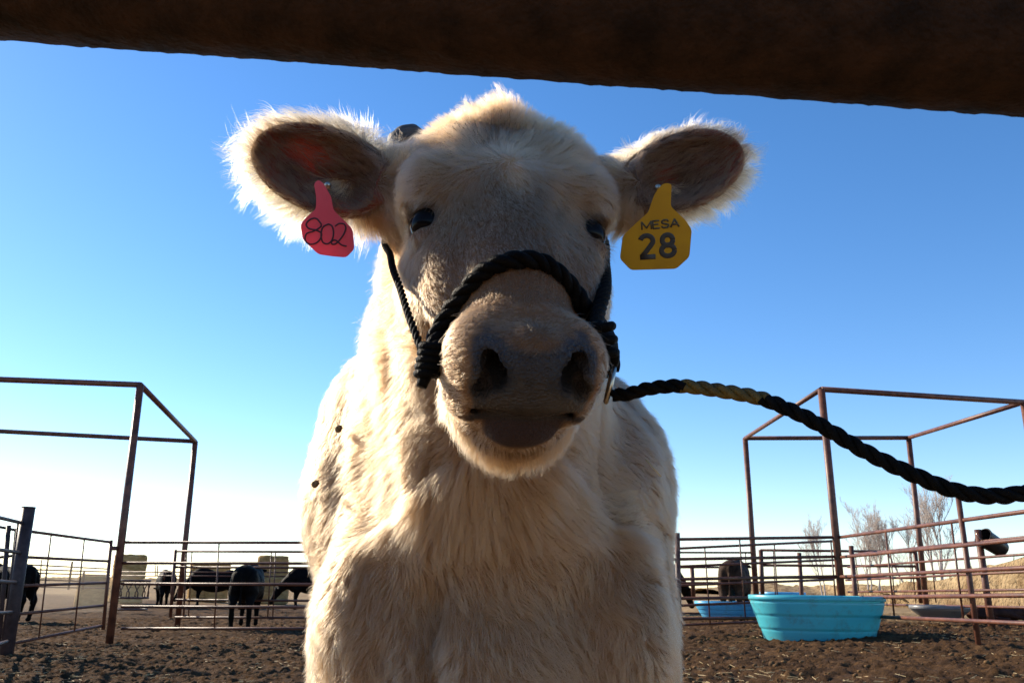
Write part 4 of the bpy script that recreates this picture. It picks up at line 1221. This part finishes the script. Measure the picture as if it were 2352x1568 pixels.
    D = D / dn + sw * amp[:, None] + cl * (np.where(nearr, .10, .22))[:, None] + rng.normal(size=(NH, 3)) * np.where(isear, .16, np.where(nearr, .07, .13))[:, None]
    D -= nrm * (D * nrm).sum(1)[:, None]
    D /= np.linalg.norm(D, axis=1)[:, None] + 1e-6
    lift = np.where(nearr, .26, .34) + rng.normal(size=NH) * .10
    lift = np.where(h[:, 1] < 7, np.where(nearr, .75, lift), lift)
    lift = np.where((h[:, 2] < -11) & nearr & (h[:, 1] > 30), .5, lift)
    rimw = np.where(isear & (earin < .4), .45, lift)
    lift = np.where(isear & (earin > .4), .35, rimw)
    K = 7
    T = np.linspace(0, 1, K)
    pts = np.zeros((NH, K, 3))
    cur = root - nrm * .0006
    pts[:, 0] = cur
    bendv = rng.normal(size=(NH, 3)) * .18
    longf = sstep(.02, .045, L)
    for k in range(1, K):
        t = T[k]
        d = nrm * (lift * (1.25 - .9 * t))[:, None] + D * (1 - lift * .5)[:, None]
        d[:, 2] -= (.55 * t * longf)
        d += bendv * t
        d /= np.linalg.norm(d, axis=1)[:, None]
        cur = cur + d * (L / (K - 1))[:, None]
        pts[:, k] = cur
    cf = np.where(nearr, .38, .44); cf = np.where(isear, .62, cf)
    cf = np.maximum(cf, .8 * np.clip(tuft, 0, 1))
    for k in range(1, K):
        t = T[k]
        tgt = pts[G, k]
        dist = np.linalg.norm(root - root[G], axis=1)
        pts[:, k] += (tgt - pts[:, k]) * (cf * t ** 1.3 * (dist < .02))[:, None]
    cu = bpy.data.hair_curves.new('fur')
    cu.add_curves([K] * NH)
    cu.attributes['position'].data.foreach_set('vector', (pts - np.array(calf.location)).astype(np.float32).ravel())
    ra = cu.attributes.get('radius') or cu.attributes.new('radius', 'FLOAT', 'POINT')
    base = np.where(nearr, .00011, .00018); base = np.where(isear, .00016, base)
    rad = (base * (.7 + .6 * rng.random(NH)))[:, None] * (1 - .85 * T ** 2)[None, :]
    ra.data.foreach_set('value', rad.astype(np.float32).ravel())
    ca = cu.attributes.new('col', 'FLOAT_COLOR', 'CURVE')
    tone = 1 + np.where(nearr, .12, .24) * (rng.random(NH) - .5) + .16 * hnoise(root[G], 40, 77, 2)
    cc = np.clip(colr * tone[:, None], 0.01, .95)
    ca.data.foreach_set('color', np.concatenate([cc, np.ones((NH, 1))], 1).astype(np.float32).ravel())
    m, nt, b = new_mat('fur_hair')
    at = N(nt, 'ShaderNodeAttribute', attribute_name='col')
    if HAIR == 'chiang':
        ph = N(nt, 'ShaderNodeBsdfHairPrincipled')
        ph.parametrization = 'COLOR'
        nt.links.new(at.outputs['Color'], ph.inputs['Color'])
        ph.inputs['Roughness'].default_value = .42
        ph.inputs['Radial Roughness'].default_value = .55
        nt.links.new(ph.outputs[0], nt.nodes['Material Output'].inputs[0])
    else:
        df = N(nt, 'ShaderNodeBsdfDiffuse'); tl = N(nt, 'ShaderNodeBsdfTranslucent'); gl = N(nt, 'ShaderNodeBsdfAnisotropic') if False else N(nt, 'ShaderNodeBsdfGlossy')
        gl.inputs['Roughness'].default_value = .45; gl.inputs[0].default_value = (.9, .85, .75, 1)
        m1 = N(nt, 'ShaderNodeMixShader'); m1.inputs[0].default_value = .5
        m2 = N(nt, 'ShaderNodeMixShader'); m2.inputs[0].default_value = .07
        nt.links.new(at.outputs['Color'], df.inputs[0]); nt.links.new(at.outputs['Color'], tl.inputs[0])
        nt.links.new(df.outputs[0], m1.inputs[1]); nt.links.new(tl.outputs[0], m1.inputs[2])
        nt.links.new(m1.outputs[0], m2.inputs[1]); nt.links.new(gl.outputs[0], m2.inputs[2])
        nt.links.new(m2.outputs[0], nt.nodes['Material Output'].inputs[0])
    cu.materials.append(m)
    o = bpy.data.objects.new('fur', cu)
    S.collection.objects.link(o)
    o.parent = calf
    return o
HAIR = 'chiang'
FUR = build_fur()
# ================================================================== HALTER, ROPE, TAGS
def rope(mb, pts, r, pitch, strands=3, ph=0.0, n=9):
    """laid rope: helical strands round a centre line"""
    pts, Ltot = resample(pts, pitch / 14)
    rs = r * .56
    t0 = (pts[1] - pts[0]).normalized(); a = t0.orthogonal().normalized()
    frames = []
    for i, p in enumerate(pts):
        t = (pts[min(i + 1, len(pts) - 1)] - pts[max(i - 1, 0)]).normalized()
        a = (a - t * a.dot(t)).normalized(); frames.append((p, a.copy(), t.cross(a)))
    step = Ltot / (len(pts) - 1)
    for k in range(strands):
        c = []
        for i, (p, a_, b_) in enumerate(frames):
            th = ph + 2 * math.pi * (k / strands + i * step / (pitch * strands) )
            c.append(p + (a_ * math.cos(th) + b_ * math.sin(th)) * rs * .92)
        mb.tube(c, rs, n=n)
    return mb
ropem = noisy('rope_black', (.003, .003, .003), (.009, .008, .007), scale=60, rough=.5, bump=.9, bscale=420, bdist=.002, spec=.04)
ropey = noisy('rope_yellow', (.05, .034, .008), (.15, .098, .016), scale=60, rough=.5, bump=.9, bscale=420, bdist=.002)

def on_face(px, py, off, fallY=.79):
    p, n = cast(px, py)
    if p is None or p.y > .93:
        q = P(px, py, fallY); p, n = near_surf(q)
        return q if (q - p).length < .05 else p + (q - p).normalized() * .03
    return p + n * off
hal = empty('rope_halter', near_surf(P(1200, 600, .8))[0], 'black twisted rope halter looped over the nose of the cream calf', 'halter')
rr_ = .0085
nose_px = [(1000, 822), (1003, 775), (1030, 722), (1068, 672), (1108, 628), (1150, 606), (1200, 597), (1245, 604), (1285, 632), (1318, 668), (1345, 712), (1368, 756)]
npts = [on_face(x, y, .0115) for x, y in nose_px]
# smooth the depth so that the band bridges the hollows
for it in range(3):
    q = [p.copy() for p in npts]
    for i in range(1, len(npts) - 1): q[i] = (npts[i - 1] + npts[i] * 2 + npts[i + 1]) / 4
    for i in range(1, len(npts) - 1):
        d = Vector(ray(*nose_px[i])).normalized(); L_ = (q[i] - Vector(CAM)).dot(d)
        npts[i] = Vector(CAM) + d * min(L_, (npts[i] - Vector(CAM)).length)
last = npts[-1]
npts += [P(1398, 805, .80), P(1402, 845, .815)]
mb = MB(); rope(mb, catmull(npts), rr_ * 1.12, .0165); mb.build('noseband', ropem, hal)
# cheek rope on the picture's left, up behind the jaw to the ear
kY = on_face(990, 822, .012).y
cl = [P(972, 812, kY + .01), P(953, 762, kY + .03), P(936, 716, kY + .055), P(920, 665, kY + .085), P(903, 618, kY + .12), P(896, 585, kY + .18), P(896, 548, kY + .27), P(930, 470, kY + .32)]
for i in range(8):
    p, n = near_surf(cl[i]); dd = (cl[i] - p).dot(n)
    if dd < .006 or i >= 6: cl[i] = p + n * .006
mb = MB(); rope(mb, catmull(cl), .0040, .0095); mb.build('cheek_rope', ropem, hal)
cr_ = [P(1366, 762, .775), P(1374, 715, .815), P(1388, 665, .86), P(1386, 610, .95), P(1376, 540, 1.04), P(1360, 430, 1.12)]
cr_ = cr_[:3] + [(lambda pn: pn[0] + pn[1] * .001)(near_surf(p)) for p in cr_[3:]]
mb = MB(); rope(mb, catmull(cr_), .0075, .014); mb.build('cheek_rope', ropem, hal)
# chin rope under the jaw
ck = [on_face(1000, 848, .008)]
for t in np.linspace(.1, .9, 8):
    q = Vector(H(-7.5 + 15 * t, 36 - 3 * t, -16.5 - 3 * math.sin(t * math.pi))); p, n = near_surf(q); ck.append(p + n * .009)
ck.append(P(1398, 850, .83))
mb = MB(); rope(mb, catmull(ck), .0075, .014); mb.build('chin_rope', ropem, hal)
# stitched wrap where the ropes meet on the left
kc = on_face(990, 822, .012); kd_ = (P(1008, 770, kc.y) - P(982, 850, kc.y)).normalized()
side = Vector(rt); side = (side - kd_ * side.dot(kd_)).normalized(); dep = kd_.cross(side)
mb = MB()
for i in range(5):
    ang = R(8 * i)
    c = kc + kd_ * (.011 - .0068 * i)
    ring = [c + (side * math.cos(t)) * (.0115 - .001 * i) + dep * math.sin(t) * .008 + kd_ * math.sin(t + 1) * .0025 for t in np.linspace(0, 2 * math.pi, 26)]
    mb.tube(ring, .0045, n=8)
mb.tube([kc - kd_ * .016, kc - kd_ * .030], .007, n=9, r2=.005)
mb.build('knot', ropem, hal)
# knot on the right
mb = MB()
kc2 = P(1388, 775, .785)
for i in range(3):
    c = kc2 + Vector((.002 * i, .004 * i, .010 - .012 * i))
    ring = [c + Vector((math.cos(t) * .0072, math.sin(t) * .009, math.sin(t + .6) * .003)) for t in np.linspace(0, 2 * math.pi, 24)]
    mb.tube(ring, .0048, n=8)
mb.build('knot', ropem, hal)
# ring
rc = P(1401, 884, .80)
mb = MB()
mb.tube([rc + Vector((math.sin(t) * .004, math.cos(t) * .010, math.sin(t) * .0165)) for t in np.linspace(0, 2 * math.pi, 33)], .0026, n=8, cap=False)
mb.build('ring', steel, hal, True)
# lead rope
lp = [(1408, 906, .795), (1440, 905, .785), (1490, 892, .77), (1560, 886, .755), (1640, 895, .74), (1745, 914, .72), (1830, 948, .70), (1900, 985, .69), (1990, 1038, .68), (2090, 1086, .67), (2180, 1122, .665), (2260, 1138, .66), (2352, 1132, .655), (2480, 1100, .65), (2650, 1010, .64)]
lpts, LL = resample(catmull([P(*q) for q in lp]), .003)
lead = empty('lead_rope', lpts[0], 'thick black twisted lead rope with a yellow stretch, from the halter to the right edge', 'rope')
def pxx(v):
    d = np.array(v) - CAM; z = d.dot(fwd); return 1176 + d.dot(rt) / z * FPX
i0 = next(i for i, p in enumerate(lpts) if pxx(p) > 1560); i1 = next(i for i, p in enumerate(lpts) if pxx(p) > 1752)
rad = .0063
mb = MB(); rope(mb, lpts, rad, .0138)
# one continuous laid rope, its yellow stretch is a part of the same lay
mbb, mby = MB(), MB()
pts_all = lpts
def rope_split():
    step_n = len(resample(lpts, .0138 / 14)[0])
    full = mb
    nv = step_n * 9
    for k in range(3):
        vs = full.v[k * nv:(k + 1) * nv]
        a_, b_ = int(i0 / len(lpts) * step_n) + k * 3, int(i1 / len(lpts) * step_n) + k * 3
        for tgt, lo, hi in ((mbb, 0, a_), (mby, a_, b_), (mbb, b_, step_n - 1)):
            base = len(tgt.v); tgt.v += vs[lo * 9:(hi + 1) * 9]
            for i in range(hi - lo):
                for j in range(9):
                    j2 = (j + 1) % 9
                    tgt.f.append((base + i * 9 + j, base + i * 9 + j2, base + (i + 1) * 9 + j2, base + (i + 1) * 9 + j))
rope_split()
mbb.build('black_strands', ropem, lead)
mby.build('yellow_strands', ropey, lead)
tag(bpy.data.objects['yellow_strands'], 'faded yellow section of the rope')

# ------------------------------------------------------------- ear tags
def plastic(name, col, var):
    m = noisy(name, var, col, scale=25, rough=.42, bump=.08, bscale=200, bdist=.001, spec=.4)
    nt = m.node_tree; b = nt.nodes['Principled BSDF']
    tl = N(nt, 'ShaderNodeBsdfTranslucent'); tl.inputs[0].default_value = (*col, 1)
    mx = N(nt, 'ShaderNodeMixShader'); mx.inputs[0].default_value = .35
    nt.links.new(b.outputs[0], mx.inputs[1]); nt.links.new(tl.outputs[0], mx.inputs[2]); nt.links.new(mx.outputs[0], nt.nodes['Material Output'].inputs[0])
    return m
ink, _, b = new_mat('marker_ink'); b.inputs['Base Color'].default_value = (.03, .012, .025, 1); b.inputs['Roughness'].default_value = .5
blk, _, b = new_mat('printed_black'); b.inputs['Base Color'].default_value = (.018, .017, .015, 1); b.inputs['Roughness'].default_value = .5
fade, _, b = new_mat('printed_black_worn'); b.inputs['Base Color'].default_value = (.075, .055, .022, 1); b.inputs['Roughness'].default_value = .6
def ear_tag(poly, Y, stud, mat, label, studcol):
    """flat moulded tag: an outline with real thickness, gently curved"""
    pts = [P(x, y, Y) for x, y in poly]
    c = sum(pts, Vector()) / len(pts)
    X_ = Vector(rt); N_ = -Vector(fwd); N_ = (N_ + Vector((0, 0, -.10))).normalized(); Yv = N_.cross(X_).normalized()
    root = empty('ear_tag', P(*stud, Y), label, 'ear tag')
    bm = bmesh.new()
    flat = [((p - c).dot(X_), (p - c).dot(Yv)) for p in pts]
    # round the outline
    out = []
    n = len(flat)
    for i in range(n):
        p0, p1, p2 = Vector(flat[i - 1]), Vector(flat[i]), Vector(flat[(i + 1) % n])
        a = p1 + (p0 - p1) * min(.45, .004 / max(1e-6, (p0 - p1).length)); b_ = p1 + (p2 - p1) * min(.45, .004 / max(1e-6, (p2 - p1).length))
        for t in (0, .33, .66, 1):
            out.append((a * (1 - t) ** 2 + p1 * 2 * t * (1 - t) + b_ * t * t))
    vs = [bm.verts.new((q.x, q.y, .0008)) for q in out]
    f = bm.faces.new(vs)
    if f.normal.z < 0: f.normal_flip()
    r_ = bmesh.ops.extrude_face_region(bm, geom=[f])
    for v in r_['geom']:
        if isinstance(v, bmesh.types.BMVert): v.co.z = -.0008
    bmesh.ops.recalc_face_normals(bm, faces=bm.faces)
    bmesh.ops.bevel(bm, geom=[e for e in bm.edges if len(e.link_faces) == 2 and e.calc_face_angle(0) > 1.2], offset=.0004, segments=2, affect='EDGES')
    me = bpy.data.meshes.new('tag_plate'); bm.to_mesh(me); bm.free()
    M = Matrix(((X_.x, Yv.x, N_.x, c.x), (X_.y, Yv.y, N_.y, c.y), (X_.z, Yv.z, N_.z, c.z), (0, 0, 0, 1)))
    me.transform(M)
    o = link_mesh('tag_plate', me, mat, root, False)
    mb_ = MB(); sp = P(*stud, Y)
    mb_.tube([sp + N_ * -.006, sp + N_ * .0012, sp + N_ * .0030, sp + N_ * .0042], [.0035, .0042, .0036, .0012], n=20)
    mb_.build('stud', studcol, root)
    def loc(x, y, z=.0012):
        p = P(x, y, Y); r0 = np.array(p) - CAM; r0 = Vector(r0)
        # hit the tag plane so that the marks stay on it
        t = (c - Vector(CAM)).dot(N_) / r0.dot(N_)
        return Vector(CAM) + r0 * t + N_ * z
    return root, o, loc, X_, Yv, N_
pinkm = plastic('tag_pink', (.80, .13, .19), (.70, .10, .15))
yelm = plastic('tag_yellow', (.66, .36, .012), (.56, .29, .01))
pinkpoly = [ZL(*q) for q in [(703, 850), (740, 822), (775, 848), (826, 950), (833, 1045), (925, 1138), (970, 1190), (973, 1340), (905, 1407), (800, 1398), (690, 1382), (580, 1270), (572, 1155), (612, 1108), (702, 1038), (712, 950)]]
pt, plate, loc, X_, Yv, N_ = ear_tag(pinkpoly, .945, ZL(785, 855), pinkm, 'pink plastic tag hand numbered 802 in the calf ear', steel)
pg = [np.array(ZL(*q)) for q in []]
mb = MB()
def stroke(zpts, f, r=.00095, closed=False):
    pts = [loc(*f(*q)) for q in zpts]
    pts = catmull(pts, 6)
    mb.tube(pts, r, n=6)
stroke([(735, 1150), (700, 1110), (655, 1115), (622, 1150), (640, 1185), (700, 1200), (738, 1225), (725, 1270), (690, 1300), (640, 1303), (612, 1270), (625, 1225), (680, 1205), (730, 1175), (738, 1150)], ZL)
stroke([(790, 1152), (750, 1175), (735, 1225), (745, 1285), (780, 1303), (815, 1280), (830, 1225), (820, 1170), (790, 1150)], ZL)
stroke([(842, 1168), (875, 1148), (915, 1155), (922, 1195), (895, 1250), (850, 1300), (820, 1305), (815, 1285), (845, 1275), (890, 1310), (930, 1322)], ZL)
mb.build('handwritten_number', ink, pt)
yelpoly = [ZR(*q) for q in [(1298, 848), (1357, 852), (1362, 1020), (1480, 1120), (1536, 1192), (1535, 1402), (1440, 1495), (1085, 1505), (995, 1415), (1010, 1238), (1100, 1150), (1195, 1062), (1225, 950), (1255, 890)]]
yt, plate2, loc, X_, Yv, N_ = ear_tag(yelpoly, .955, ZR(1273, 873), yelm, 'yellow plastic tag printed MESA 28 in the calf ear', steel)
def arc(cx_, cy_, rx_, ry_, a0, a1, n=18): return [(cx_ + rx_ * math.cos(R(a)), cy_ + ry_ * math.sin(R(a))) for a in np.linspace(a0, a1, n)]
mb = MB(); upx = .3 * .955 / FPX; ca, sa = math.cos(R(4)), math.sin(R(4)); c0 = loc(*ZR(1270, 1318), .0010); lw = 21
two = arc(-88, 45, 52, 45, 165, -25) + [(-60, 2), (-100, -45), (-138, -84)]
for st in (two, [(-150, -86), (-22, -86)], arc(85, 42, 44, 43, 0, 360, 30), arc(85, -44, 54, 45, 0, 360, 30)):
    pts = [Vector((x * upx, y * upx, 0)) for x, y in st]
    mb.tube([c0 + X_ * (p.x * ca - p.y * sa) + Yv * (p.x * sa + p.y * ca) for p in pts], lw * upx, n=12)
for k, v in enumerate(mb.v):
    d_ = (v - c0).dot(N_); mb.v[k] = v - N_ * (d_ * .85)
mb.build('printed_number', blk, yt)
mb = MB()
LET = {'M': [[(0, 0), (0, 1), (.5, .15), (1, 1), (1, 0)]], 'E': [[(.9, 0), (0, 0), (0, 1), (.9, 1)], [(0, .52), (.75, .52)]],
       'S': [[(.95, .82), (.75, 1), (.3, 1), (.05, .82), (.1, .62), (.5, .5), (.9, .38), (.95, .18), (.7, 0), (.25, 0), (0, .18)]], 'A': [[(0, 0), (.5, 1), (1, 0)], [(.2, .34), (.8, .34)]]}
ca, sa = math.cos(R(5)), math.sin(R(5)); upx = .3 * .955 / FPX
c0 = loc(*ZR(1288, 1153), .0010); xpos = -150
for ch, wd in zip('MESA', (78, 56, 60, 68)):
    for st in LET[ch]:
        pts = [Vector(((xpos + x * wd) * upx, (y - .5) * 62 * upx, 0)) for x, y in st]
        pts = [c0 + X_ * (p.x * ca - p.y * sa) + Yv * (p.x * sa + p.y * ca) for p in pts]
        for p_, q_ in zip(pts[:-1], pts[1:]):
            d_ = (q_ - p_).normalized() * .0004; mb.tube([p_ - d_, q_ + d_], .00125 if ch in 'SA' else .00105, n=6)
    xpos += wd + 15
mb.build('printed_name', fade, yt)
# straw in the coat, burrs
burrm = noisy('burr', (.14, .09, .05), (.34, .23, .13), scale=200, rough=.9, bump=1, bscale=500, bdist=.002)
s0 = cast(1506, 1062)[0] or near_surf(P(1515, 1065, 1.5))[0]
a_ = (cast(1490, 1070)[0] or s0) - Vector(fwd) * .03
mb = MB(); mb.tube([a_ + Vector((-.010, -.004, .014)), a_ + Vector((.012, -.006, -.012))], .0011, n=5)
o = mb.build('straw_stalk', sm); tag(o, 'single brown straw stalk caught in the coat on the right side of the calf', 'straw')
for (px_, py_), lb in zip([(776, 980), (720, 1103)], ['dark burr stuck in the coat on the left shoulder, the upper one', 'dark burr stuck in the coat on the left shoulder, the lower one']):
    h_, n_ = cast(px_ + 22, py_ + 4)
    if h_ is None: h_, n_ = near_surf(P(px_ + 50, py_, 1.5))
    mb = bmesh.new(); bmesh.ops.create_icosphere(mb, subdivisions=3, radius=.0055)
    for v in mb.verts: v.co *= 1 + .5 * noise.noise(v.co * 350)
    me = bpy.data.meshes.new('burr'); mb.to_mesh(me); mb.free(); o = link_mesh('burr', me, burrm); o.location = h_ + (n_ * .3 - Vector(fwd) * .7).normalized() * .028
    tag(o, lb, 'burr', 'burrs stuck in the calf coat')
